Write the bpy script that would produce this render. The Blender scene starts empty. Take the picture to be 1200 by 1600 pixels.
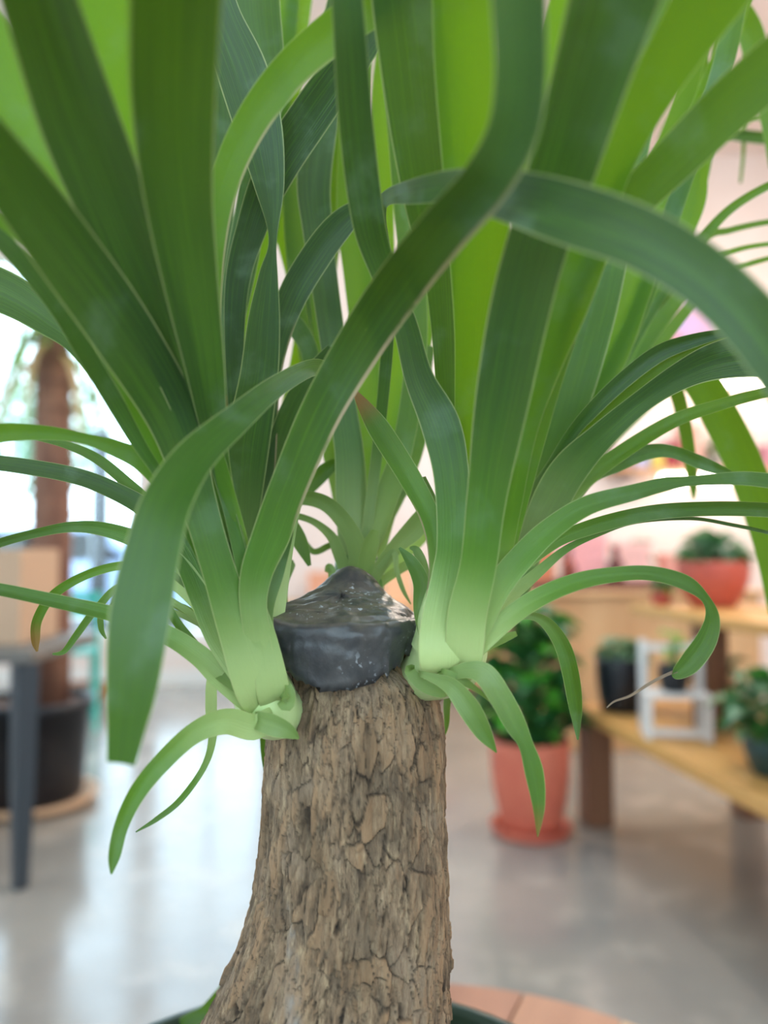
import bpy, bmesh, math, random
from mathutils import Vector, Matrix, noise
random.seed(7)
S = bpy.context.scene
COL = S.collection
R = math.radians

# ------------------------------------------------------------------ camera
CAM_H = 1.04
FPX = 26.0 / 34.6 * 1600
PITCH = math.atan(60 / FPX)                 # horizon sits at y = 860 of 1600
cd = bpy.data.cameras.new('camera')
cam = bpy.data.objects.new('camera', cd); COL.objects.link(cam)
cam.location = (0, 0, CAM_H)
cam.rotation_euler = (math.pi / 2 + PITCH, 0, 0)
cd.sensor_fit = 'VERTICAL'; cd.sensor_height = 34.6; cd.lens = 26.0
cd.clip_start = 0.01; cd.clip_end = 200
cd.dof.use_dof = True; cd.dof.focus_distance = 0.292; cd.dof.aperture_fstop = 4.6
S.camera = cam
CAMM = Matrix.Translation((0, 0, CAM_H)) @ Matrix.Rotation(math.pi / 2 + PITCH, 4, 'X')
def P(px, py, d):
    return CAMM @ Vector(((px - 600) / FPX * d, -(py - 800) / FPX * d, -d))

# ------------------------------------------------------------------ world, light, exposure
w = bpy.data.worlds.new('overcast_sky'); S.world = w; w.use_nodes = True
wn = w.node_tree.nodes; wl = w.node_tree.links
bg = wn['Background']; bg.inputs[0].default_value = (0.64, 0.83, 1.0, 1); bg.inputs[1].default_value = 6.0
S.view_settings.view_transform = 'Standard'; S.view_settings.look = 'None'
S.view_settings.gamma = 1.0; S.view_settings.exposure = 0.0
S.view_settings.use_curve_mapping = False
def portal(loc, rot, sx, sy):
    l = bpy.data.lights.new('window_portal', 'AREA'); l.shape = 'RECTANGLE'; l.size = sx; l.size_y = sy
    l.cycles.is_portal = True
    o = bpy.data.objects.new('window_portal', l); COL.objects.link(o); o.location = loc; o.rotation_euler = rot
    return o
# room: x -5..3.6, y -3.2..6, z 0..4.2 ; openings listed once and used for walls, panes and portals
RX0, RX1, RY0, RY1, RZ = -5.0, 3.6, -3.2, 6.0, 4.2
BACK_WIN = [(-4.7, -3.32, 0.35, 3.4), (-3.24, -1.9, 0.35, 3.4), (-1.82, -0.9, 0.35, 3.4)]            # x0 x1 z0 z1
FRONT_WIN = [(-3.4, -1.3, 0.8, 3.5), (-1.05, 1.05, 0.8, 3.5), (1.3, 3.4, 0.8, 3.5)]
LEFT_WIN = [(-1.6, 0.2, 0.6, 3.3), (1.2, 3.0, 0.6, 3.3)]                   # y0 y1 z0 z1
ADDED_SKY_WIN = [(-1.7, -0.1, 1.6, 3.4), (0.1, 1.7, 1.6, 3.4)]                   # unseen roof lights added to backlight the leaves: x0 x1 y0 y1
for x0, x1, z0, z1 in BACK_WIN:
    portal(((x0 + x1) / 2, RY1 + .1, (z0 + z1) / 2), (R(-90), 0, 0), x1 - x0, z1 - z0)
for x0, x1, z0, z1 in FRONT_WIN:
    portal(((x0 + x1) / 2, RY0 - .1, (z0 + z1) / 2), (R(90), 0, 0), x1 - x0, z1 - z0)
for y0, y1, z0, z1 in LEFT_WIN:
    portal((RX0 - .1, (y0 + y1) / 2, (z0 + z1) / 2), (0, R(-90), 0), z1 - z0, y1 - y0)
for x0, x1, y0, y1 in ADDED_SKY_WIN:
    portal(((x0 + x1) / 2, (y0 + y1) / 2, RZ + .2), (0, 0, 0), x1 - x0, y1 - y0)

# ------------------------------------------------------------------ materials
MATS = {}
def newmat(name):
    m = bpy.data.materials.new(name); m.use_nodes = True
    return m, m.node_tree.nodes, m.node_tree.links, m.node_tree.nodes['Principled BSDF']
def rgb(h):
    c = [int(h[i:i + 2], 16) / 255 for i in (0, 2, 4)]
    return tuple(((x + .055) / 1.055) ** 2.4 if x > .04045 else x / 12.92 for x in c) + (1,)
def mat(name, hexc, rough=.6, hex2=None, scale=8, stretch=(1, 1, 1), bump=0.0, metal=0, emit=0, detail=4, lo=.35, hi=.65):
    if name in MATS: return MATS[name]
    m, n, l, b = newmat(name)
    b.inputs['Roughness'].default_value = rough; b.inputs['Metallic'].default_value = metal
    b.inputs['Base Color'].default_value = rgb(hexc)
    if hex2 or bump:
        tc = n.new('ShaderNodeTexCoord'); mp = n.new('ShaderNodeMapping'); mp.inputs['Scale'].default_value = stretch
        nz = n.new('ShaderNodeTexNoise'); nz.inputs['Scale'].default_value = scale; nz.inputs['Detail'].default_value = detail
        l.new(tc.outputs['Object'], mp.inputs[0]); l.new(mp.outputs[0], nz.inputs['Vector'])
        if hex2:
            r = n.new('ShaderNodeValToRGB'); r.color_ramp.elements[0].position = lo; r.color_ramp.elements[1].position = hi
            r.color_ramp.elements[0].color = rgb(hexc); r.color_ramp.elements[1].color = rgb(hex2)
            l.new(nz.outputs[0], r.inputs[0]); l.new(r.outputs[0], b.inputs['Base Color'])
        if bump:
            bp = n.new('ShaderNodeBump'); bp.inputs['Strength'].default_value = .6; bp.inputs['Distance'].default_value = bump
            l.new(nz.outputs[0], bp.inputs['Height']); l.new(bp.outputs[0], b.inputs['Normal'])
    if emit:
        b.inputs['Emission Color'].default_value = rgb(hexc); b.inputs['Emission Strength'].default_value = emit
    MATS[name] = m
    return m

def attr(n, name, typ='GEOMETRY'):
    a = n.new('ShaderNodeAttribute'); a.attribute_name = name; a.attribute_type = typ
    return a.outputs['Fac']
def math_(n, l, op, a, b=None, c=None, clamp=False):
    x = n.new('ShaderNodeMath'); x.operation = op; x.use_clamp = clamp
    for i, v in enumerate((a, b, c)):
        if v is None: continue
        if isinstance(v, (int, float)): x.inputs[i].default_value = v
        else: l.new(v, x.inputs[i])
    return x.outputs[0]
def mix_(n, l, f, a, b):
    x = n.new('ShaderNodeMix'); x.data_type = 'RGBA'
    for s, v in ((x.inputs[0], f), (x.inputs[6], a), (x.inputs[7], b)):
        if isinstance(v, (int, float)): s.default_value = v
        elif isinstance(v, tuple): s.default_value = v
        else: l.new(v, s)
    return x.outputs[2]
def smooth(n, l, v, a, b):
    x = n.new('ShaderNodeMapRange'); x.interpolation_type = 'SMOOTHSTEP'
    l.new(v, x.inputs[0]); x.inputs[1].default_value = a; x.inputs[2].default_value = b
    return x.outputs[0]

def strap_leaf_material(name, dark, mid, pale, trans, tfac=.42, rough=.36):
    """thin strap leaf: lu = across (-1..1), ls = metres from the base, lt = 0..1 along; object values tone and tip"""
    m, n, l, b = newmat(name)
    lu, ls, lt = attr(n, 'lu'), attr(n, 'ls'), attr(n, 'lt')
    tone, tip, edge = attr(n, 'tone', 'OBJECT'), attr(n, 'tip', 'OBJECT'), attr(n, 'edge', 'OBJECT')
    vec = n.new('ShaderNodeCombineXYZ'); l.new(math_(n, l, 'MULTIPLY', lu, 9.0), vec.inputs[0])
    l.new(math_(n, l, 'MULTIPLY', ls, 9.0), vec.inputs[1]); l.new(math_(n, l, 'MULTIPLY', tone, 17.0), vec.inputs[2])
    vein = n.new('ShaderNodeTexNoise'); vein.inputs['Scale'].default_value = 2.2; vein.inputs['Detail'].default_value = 3
    l.new(vec.outputs[0], vein.inputs['Vector'])
    tc = n.new('ShaderNodeTexCoord'); mot = n.new('ShaderNodeTexNoise'); mot.inputs['Scale'].default_value = 45; mot.inputs['Detail'].default_value = 5
    l.new(tc.outputs['Object'], mot.inputs['Vector'])
    c = mix_(n, l, tone, dark, mid)
    vf = smooth(n, l, vein.outputs[0], .45, .75)
    c = mix_(n, l, math_(n, l, 'MULTIPLY', vf, .45), c, mid)
    c = mix_(n, l, math_(n, l, 'MULTIPLY', smooth(n, l, mot.outputs[0], .54, .72), .28), c, rgb('7f9a86'))
    basef = math_(n, l, 'MULTIPLY', math_(n, l, 'SUBTRACT', 1.0, smooth(n, l, ls, .014, .066)), attr(n, 'pale', 'OBJECT'))
    midf = math_(n, l, 'MULTIPLY', math_(n, l, 'SUBTRACT', 1.0, smooth(n, l, ls, .03, .13)), attr(n, 'pale', 'OBJECT'))
    c = mix_(n, l, math_(n, l, 'MULTIPLY', midf, .75), c, rgb('70a436'))
    c = mix_(n, l, math_(n, l, 'MULTIPLY', basef, .92), c, pale)
    au = math_(n, l, 'ABSOLUTE', lu)
    mf = smooth(n, l, au, .93, .985)
    c = mix_(n, l, math_(n, l, 'MULTIPLY', mf, .75), c, rgb('b4bd7d'))
    ef = math_(n, l, 'MULTIPLY', smooth(n, l, math_(n, l, 'MULTIPLY', lu, edge), .80, .9), math_(n, l, 'MULTIPLY', math_(n, l, 'ABSOLUTE', edge), smooth(n, l, mot.outputs[0], .3, .5)))
    ef = math_(n, l, 'MULTIPLY', ef, math_(n, l, 'MULTIPLY', smooth(n, l, lt, .15, .3), math_(n, l, 'SUBTRACT', 1.0, smooth(n, l, lt, .52, .66))))
    c = mix_(n, l, ef, c, rgb('b9a182'))
    tf = math_(n, l, 'MULTIPLY', tip, smooth(n, l, lt, .86, .97))
    c = mix_(n, l, tf, c, rgb('8a6a30'))
    l.new(c, b.inputs['Base Color'])
    b.inputs['Roughness'].default_value = rough; b.inputs['Specular IOR Level'].default_value = .45
    bp = n.new('ShaderNodeBump'); bp.inputs['Strength'].default_value = .35; bp.inputs['Distance'].default_value = .0006
    l.new(vein.outputs[0], bp.inputs['Height']); l.new(bp.outputs[0], b.inputs['Normal'])
    tr = n.new('ShaderNodeBsdfTranslucent')
    tcx = mix_(n, l, math_(n, l, 'MULTIPLY', basef, .7), mix_(n, l, tone, mix_(n, l, .45, trans, dark), trans), rgb('cfe39a'))
    tcx = mix_(n, l, tf, tcx, rgb('7a5a28'))
    l.new(tcx, tr.inputs[0])
    mx = n.new('ShaderNodeMixShader')
    l.new(math_(n, l, 'MULTIPLY_ADD', tone, .40, tfac - .30, clamp=True), mx.inputs[0])
    l.new(b.outputs[0], mx.inputs[1]); l.new(tr.outputs[0], mx.inputs[2])
    l.new(mx.outputs[0], n['Material Output'].inputs[0])
    return m
LEAF = strap_leaf_material('palm_leaf', rgb('214022'), rgb('588a20'), rgb('d6e69c'), rgb('80ac08'))
FARLEAF = strap_leaf_material('far_palm_leaf', rgb('4f8a2c'), rgb('8cb53a'), rgb('c9c58c'), rgb('98c02a'))
DRYLEAF = strap_leaf_material('dry_palm_leaf', rgb('b08e62'), rgb('d0ae80'), rgb('c9b48c'), rgb('c9a468'), tfac=.2)

def broad_leaf_material(name, c1, c2, tr):
    m, n, l, b = newmat(name)
    tc = n.new('ShaderNodeTexCoord'); nz = n.new('ShaderNodeTexNoise'); nz.inputs['Scale'].default_value = 14
    l.new(tc.outputs['Object'], nz.inputs['Vector'])
    c = mix_(n, l, nz.outputs[0], c1, c2); l.new(c, b.inputs['Base Color']); b.inputs['Roughness'].default_value = .35
    t = n.new('ShaderNodeBsdfTranslucent'); t.inputs[0].default_value = tr
    mx = n.new('ShaderNodeMixShader'); mx.inputs[0].default_value = .25
    l.new(b.outputs[0], mx.inputs[1]); l.new(t.outputs[0], mx.inputs[2]); l.new(mx.outputs[0], n['Material Output'].inputs[0])
    return m
BROAD = broad_leaf_material('broad_leaf', rgb('1d4a2a'), rgb('2f6a36'), rgb('3f8a2a'))
BROADB = broad_leaf_material('broad_leaf_bright', rgb('3f9a2c'), rgb('62b53a'), rgb('7ac42a'))
BROADG = broad_leaf_material('broad_leaf_grey', rgb('4b7a58'), rgb('7d9a7c'), rgb('6f9a5a'))

def pane_material():
    m, n, l, b = newmat('window_glass')
    t = n.new('ShaderNodeBsdfTransparent'); t.inputs[0].default_value = (.96, .98, .97, 1)
    g = n.new('ShaderNodeBsdfGlossy'); g.inputs['Roughness'].default_value = .02
    mx = n.new('ShaderNodeMixShader'); mx.inputs[0].default_value = .06
    l.new(t.outputs[0], mx.inputs[1]); l.new(g.outputs[0], mx.inputs[2]); l.new(mx.outputs[0], n['Material Output'].inputs[0])
    return m
PANE = pane_material()

def floor_material():
    m, n, l, b = newmat('polished_concrete')
    tc = n.new('ShaderNodeTexCoord')
    a = n.new('ShaderNodeTexNoise'); a.inputs['Scale'].default_value = 1.1; a.inputs['Detail'].default_value = 7; a.inputs['Roughness'].default_value = .6
    c = n.new('ShaderNodeTexNoise'); c.inputs['Scale'].default_value = 4.5; c.inputs['Detail'].default_value = 6
    l.new(tc.outputs['Object'], a.inputs['Vector']); l.new(tc.outputs['Object'], c.inputs['Vector'])
    r1 = n.new('ShaderNodeValToRGB'); r1.color_ramp.elements[0].position = .35; r1.color_ramp.elements[1].position = .68
    r1.color_ramp.elements[0].color = rgb('83807c'); r1.color_ramp.elements[1].color = rgb('9b958b')
    l.new(a.outputs[0], r1.inputs[0])
    cc = mix_(n, l, smooth(n, l, c.outputs[0], .5, .75), r1.outputs[0], rgb('aca59a'))
    l.new(cc, b.inputs['Base Color'])
    l.new(math_(n, l, 'MULTIPLY_ADD', c.outputs[0], .30, .05), b.inputs['Roughness'])
    b.inputs['Specular IOR Level'].default_value = .75
    return m

def bark_material():
    m, n, l, b = newmat('palm_bark')
    tc = n.new('ShaderNodeTexCoord'); mp = n.new('ShaderNodeMapping'); mp.inputs['Scale'].default_value = (1, 1, .22)
    l.new(tc.outputs['Object'], mp.inputs[0])
    a = n.new('ShaderNodeTexNoise'); a.inputs['Scale'].default_value = 420; a.inputs['Detail'].default_value = 8; a.inputs['Roughness'].default_value = .7
    l.new(mp.outputs[0], a.inputs['Vector'])
    g = n.new('ShaderNodeTexNoise'); g.inputs['Scale'].default_value = 60; g.inputs['Detail'].default_value = 5
    l.new(tc.outputs['Object'], g.inputs['Vector'])
    r = n.new('ShaderNodeValToRGB'); e = r.color_ramp.elements
    e[0].position = .3; e[0].color = rgb('574532'); e[1].position = .70; e[1].color = rgb('ccb08a')
    k = e.new(.5); k.color = rgb('967c60')
    l.new(a.outputs[0], r.inputs[0])
    c = mix_(n, l, math_(n, l, 'MULTIPLY', smooth(n, l, g.outputs[0], .45, .7), .55), r.outputs[0], rgb('a69078'))
    c = mix_(n, l, math_(n, l, 'MULTIPLY', smooth(n, l, g.outputs[0], .52, .36), .45), c, rgb('5c5144'))
    c = mix_(n, l, attr(n, 'greyscar'), c, rgb('aaa298'))
    c = mix_(n, l, attr(n, 'tanpatch'), c, rgb('b48e68'))
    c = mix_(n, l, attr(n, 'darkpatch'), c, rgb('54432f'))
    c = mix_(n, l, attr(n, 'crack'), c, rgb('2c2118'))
    l.new(c, b.inputs['Base Color']); b.inputs['Roughness'].default_value = .85
    bp = n.new('ShaderNodeBump'); bp.inputs['Strength'].default_value = 1.0; bp.inputs['Distance'].default_value = .002
    l.new(a.outputs[0], bp.inputs['Height']); l.new(bp.outputs[0], b.inputs['Normal'])
    return m

def cap_material():
    m, n, l, b = newmat('black_wound_sealant')
    tc = n.new('ShaderNodeTexCoord')
    a = n.new('ShaderNodeTexNoise'); a.inputs['Scale'].default_value = 90; a.inputs['Detail'].default_value = 7; a.inputs['Roughness'].default_value = .65
    s = n.new('ShaderNodeTexNoise'); s.inputs['Scale'].default_value = 620; s.inputs['Detail'].default_value = 2
    v = n.new('ShaderNodeTexNoise'); v.inputs['Scale'].default_value = 45; v.inputs['Detail'].default_value = 2
    for x in (a, s, v): l.new(tc.outputs['Object'], x.inputs['Vector'])
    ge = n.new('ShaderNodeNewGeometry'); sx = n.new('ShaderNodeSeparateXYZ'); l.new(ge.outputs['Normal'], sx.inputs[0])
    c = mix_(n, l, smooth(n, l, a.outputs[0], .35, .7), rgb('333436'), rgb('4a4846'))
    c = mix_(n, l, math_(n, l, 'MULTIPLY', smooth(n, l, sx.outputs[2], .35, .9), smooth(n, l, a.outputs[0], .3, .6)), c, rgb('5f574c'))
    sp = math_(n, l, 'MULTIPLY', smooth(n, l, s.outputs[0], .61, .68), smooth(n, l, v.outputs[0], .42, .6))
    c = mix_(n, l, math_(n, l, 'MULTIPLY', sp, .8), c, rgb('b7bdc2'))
    l.new(c, b.inputs['Base Color']); b.inputs['Roughness'].default_value = .36; b.inputs['Specular IOR Level'].default_value = .6
    bp = n.new('ShaderNodeBump'); bp.inputs['Strength'].default_value = .5; bp.inputs['Distance'].default_value = .0012
    l.new(a.outputs[0], bp.inputs['Height']); l.new(bp.outputs[0], b.inputs['Normal'])
    return m

# ------------------------------------------------------------------ object helpers
def link(o, parent=None):
    COL.objects.link(o)
    if parent: o.parent = parent
    return o
def build(name, bm, m, parent=None, smooth_=False, loc=None):
    me = bpy.data.meshes.new(name); bm.normal_update(); bm.to_mesh(me); bm.free()
    if smooth_: me.polygons.foreach_set('use_smooth', [True] * len(me.polygons))
    me.materials.append(m)
    o = bpy.data.objects.new(name, me); link(o, parent)
    if loc: o.location = loc
    return o
def tag(o, label, cat, group=None, kind=None):
    if kind: o['kind'] = kind
    if label: o['label'] = label
    if cat: o['category'] = cat
    if group: o['group'] = group
    return o
def thing(name, label, cat, loc, rz=0, group=None):
    o = bpy.data.objects.new(name, None); o.empty_display_size = .05; link(o)
    o.location = loc; o.rotation_euler = (0, 0, rz)
    return tag(o, label, cat, group)
def box(x0, x1, y0, y1, z0, z1, bm=None, bev=0.0):
    bm2 = bmesh.new()
    vs = [bm2.verts.new((x, y, z)) for x in (x0, x1) for y in (y0, y1) for z in (z0, z1)]
    for f in ((0, 1, 3, 2), (4, 6, 7, 5), (0, 4, 5, 1), (2, 3, 7, 6), (0, 2, 6, 4), (1, 5, 7, 3)):
        bm2.faces.new([vs[i] for i in f])
    if bev: bmesh.ops.bevel(bm2, geom=bm2.edges[:], offset=bev, segments=1, affect='EDGES')
    if bm is None: return bm2
    me = bpy.data.meshes.new('tmp'); bm2.to_mesh(me); bm.from_mesh(me); bpy.data.meshes.remove(me); bm2.free()
    return bm
def lathe(prof, seg=32, bm=None, c=(0, 0)):
    bm = bm or bmesh.new(); rings = []
    for r, z in prof:
        if r < 1e-5: rings.append([bm.verts.new((c[0], c[1], z))]); continue
        rings.append([bm.verts.new((c[0] + r * math.cos(2 * math.pi * i / seg), c[1] + r * math.sin(2 * math.pi * i / seg), z)) for i in range(seg)])
    for a, b in zip(rings, rings[1:]):
        for i in range(seg):
            j = (i + 1) % seg
            if len(a) == 1 and len(b) == 1: continue
            if len(a) == 1: bm.faces.new((a[0], b[j], b[i]))
            elif len(b) == 1: bm.faces.new((a[i], a[j], b[0]))
            else: bm.faces.new((a[i], a[j], b[j], b[i]))
    return bm
def tube(pts, rad, seg=10, bm=None, caps=True, jitter=0):
    bm = bm or bmesh.new(); pts = [Vector(p) for p in pts]; rings = []
    if isinstance(rad, (int, float)): rad = [rad] * len(pts)
    up = Vector((0, 1, .01)).normalized()
    for i, p in enumerate(pts):
        t = (pts[min(i + 1, len(pts) - 1)] - pts[max(i - 1, 0)]).normalized()
        u = t.cross(up)
        if u.length < .1: u = t.cross(Vector((1, 0, 0)))
        u.normalize(); v = t.cross(u)
        ring = []
        for k in range(seg):
            a = 2 * math.pi * k / seg
            q = p + (u * math.cos(a) + v * math.sin(a)) * rad[i]
            if jitter: q += (u * math.cos(a) + v * math.sin(a)) * noise.noise(q * 60) * jitter
            ring.append(bm.verts.new(q))
        rings.append(ring)
    for a, b in zip(rings, rings[1:]):
        for k in range(seg):
            j = (k + 1) % seg; bm.faces.new((a[k], a[j], b[j], b[k]))
    if caps: bm.faces.new(rings[0][::-1]); bm.faces.new(rings[-1])
    return bm
def catmull(ctrl, per=6):
    out = []; n = len(ctrl)
    for i in range(n - 1):
        p0, p1, p2, p3 = ctrl[max(i - 1, 0)], ctrl[i], ctrl[i + 1], ctrl[min(i + 2, n - 1)]
        for k in range(per):
            t = k / per
            out.append([.5 * (2 * b + (c - a) * t + (2 * a - 5 * b + 4 * c - d) * t * t + (3 * b - a - 3 * c + d) * t ** 3)
                        for a, b, c, d in zip(p0, p1, p2, p3)])
    out.append(list(ctrl[-1]))
    return out
def ribbon_mesh(name, pts, wid, wv, nv, fold, cup, m, nu=6):
    """strap leaf surface: fold = V angle, cup = list of rolled-edge amounts along the leaf"""
    verts, faces, lu, lt, ls = [], [], [], [], []
    L = [0.0]
    for a, b in zip(pts, pts[1:]): L.append(L[-1] + (b - a).length)
    cf, sf = math.cos(fold), math.sin(fold)
    for i, p in enumerate(pts):
        for k in range(nu + 1):
            u = -1 + 2 * k / nu; h = wid[i] * .5
            q = p + wv[i] * (u * h * cf) + nv[i] * (abs(u) * h * sf + cup[i] * u * u * h)
            verts.append(q); lu.append(u); lt.append(L[i] / L[-1]); ls.append(L[i])
    for i in range(len(pts) - 1):
        for k in range(nu):
            a = i * (nu + 1) + k; faces.append((a, a + 1, a + nu + 2, a + nu + 1))
    me = bpy.data.meshes.new(name); me.from_pydata(verts, [], faces)
    for nm, dat in (('lu', lu), ('lt', lt), ('ls', ls)):
        at = me.attributes.new(nm, 'FLOAT', 'POINT'); at.data.foreach_set('value', dat)
    me.polygons.foreach_set('use_smooth', [True] * len(faces)); me.materials.append(m)
    return me
def put_leaf(me, parent, tone, tip=0.0, edge=0.0, label=None, name='leaf', pale=.4):
    o = bpy.data.objects.new(name, me); link(o, parent)
    o['tone'] = float(tone); o['tip'] = float(tip); o['edge'] = float(edge); o['pale'] = float(pale)
    if label: o['label'] = label
    return o

# ------------------------------------------------------------------ room shell
WALL = mat('wall_paint', 'e9dbd4', .8, 'e3d3ca', 2.0)
WHITE = mat('white_trim', 'e8e6e2', .5)
CONC = floor_material()
o = build('floor', box(RX0 - .2, RX1 + .2, RY0 - .2, RY1 + .2, -.1, 0), CONC); o['kind'] = 'structure'
def wall_open(name, axis, pos, a0, a1, wins, thick=.16):
    """wall with rectangular openings, built from piers, sills and lintels"""
    bm = bmesh.new(); xs = a0
    def b(u0, u1, z0, z1):
        if u1 - u0 < .001: return
        if axis == 'x': box(u0, u1, pos, pos + thick, z0, z1, bm)
        else: box(pos, pos + thick, u0, u1, z0, z1, bm)
    for (u0, u1, z0, z1) in wins:
        b(xs, u0, 0, RZ); b(u0, u1, 0, z0); b(u0, u1, z1, RZ); xs = u1
    b(xs, a1, 0, RZ)
    o = build(name, bm, WALL); o['kind'] = 'structure'; return o
wall_open('wall_back', 'x', RY1, RX0, RX1, BACK_WIN)
wall_open('wall_front', 'x', RY0 - .16, RX0, RX1, FRONT_WIN)
wall_open('wall_left', 'y', RX0 - .16, RY0 - .16, RY1 + .16, LEFT_WIN)
wall_open('wall_right', 'y', RX1, RY0 - .16, RY1 + .16, [])
bm = bmesh.new()                                     # ceiling with the two added roof lights
y0, y1 = ADDED_SKY_WIN[0][2], ADDED_SKY_WIN[0][3]
box(RX0 - .16, RX1 + .16, RY0 - .16, y0, RZ, RZ + .15, bm); box(RX0 - .16, RX1 + .16, y1, RY1 + .16, RZ, RZ + .15, bm)
xs = RX0 - .16
for (x0, x1, _, _) in ADDED_SKY_WIN: box(xs, x0, y0, y1, RZ, RZ + .15, bm); xs = x1
box(xs, RX1 + .16, y0, y1, RZ, RZ + .15, bm)
o = build('ceiling', bm, WALL); o['kind'] = 'structure'
wi = [0]
def window(axis, pos, u0, u1, v0, v1, nm=2):
    wi[0] += 1
    root = bpy.data.objects.new('window_%d' % wi[0], None); link(root); root['kind'] = 'structure'
    f = bmesh.new(); t = .05
    def b(bm, a0, a1, c0, c1, d):
        if axis == 'x': box(a0, a1, pos - d, pos + d, c0, c1, bm)
        elif axis == 'y': box(pos - d, pos + d, a0, a1, c0, c1, bm)
        else: box(a0, a1, c0, c1, pos - d, pos + d, bm)
    b(f, u0, u1, v0, v0 + t, .04); b(f, u0, u1, v1 - t, v1, .04); b(f, u0, u0 + t, v0 + t, v1 - t, .04); b(f, u1 - t, u1, v0 + t, v1 - t, .04)
    for k in range(1, nm):
        c = u0 + (u1 - u0) * k / nm; b(f, c - .02, c + .02, v0 + t, v1 - t, .035)
    build('window_frame', f, WHITE, root)
    for k in range(nm):
        c0 = u0 + t + (u1 - u0 - 2 * t) * k / nm; c1 = u0 + t + (u1 - u0 - 2 * t) * (k + 1) / nm
        g = bmesh.new(); b(g, c0, c1, v0 + t, v1 - t, .003); build('pane', g, PANE, root)
for x0, x1, z0, z1 in BACK_WIN: window('x', RY1 + .08, x0, x1, z0, z1)
for x0, x1, z0, z1 in FRONT_WIN: window('x', RY0 - .08, x0, x1, z0, z1)
for y0, y1, z0, z1 in LEFT_WIN: window('y', RX0 - .08, y0, y1, z0, z1)
for x0, x1, y0, y1 in ADDED_SKY_WIN: window('z', RZ + .08, x0, x1, y0, y1, 1)  # frames and panes of the added roof lights
o = build('baseboard_back', box(RX0, RX1, RY1 - .015, RY1, 0, .12), WHITE); o['kind'] = 'structure'
o = build('ground_outside', box(-30, 20, RY1 + .17, 40, -.15, -.05), mat('pavement', 'c9c6bf', .9)); o['kind'] = 'structure'

# ------------------------------------------------------------------ the potted ponytail palm
palm = thing('potted_ponytail_palm', 'potted ponytail palm with thick bark trunk, black sealed cut top and arching strap leaves', 'plant', (-.028, .31, .6315))
PINV = Matrix.Translation((.028, -.31, -.6315))
def palm_part(o):
    """meshes of the palm are made in world space; shift their data so they sit under the palm's base point"""
    o.data.transform(PINV); return o
BARK = bark_material(); CAP = cap_material()
POTG = mat('dark_green_plastic', '16301f', .35)
SOIL = mat('potting_soil', '3a2b20', .95, '5a4632', 60, bump=.004)
POT_C = (-.028, .31); RIM_Z = CAM_H - .2525
bm = lathe([(.0, .6315), (.112, .6315), (.115, .636), (.143, RIM_Z - .03), (.143, RIM_Z - .028), (.15, RIM_Z - .026), (.152, RIM_Z - .004),
            (.150, RIM_Z), (.146, RIM_Z), (.144, RIM_Z - .004), (.138, RIM_Z - .05), (.0, RIM_Z - .05)], 72, c=POT_C)
palm_part(build('pot', bm, POTG, palm, True))
bm = lathe([(.0, RIM_Z - .032), (.06, RIM_Z - .033), (.1, RIM_Z - .036), (.137, RIM_Z - .04), (.137, RIM_Z - .049), (0, RIM_Z - .049)], 48, c=POT_C)
for v in bm.verts: v.co.z += noise.noise(v.co * 40) * .003
palm_part(build('soil', bm, SOIL, palm, True))

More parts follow.
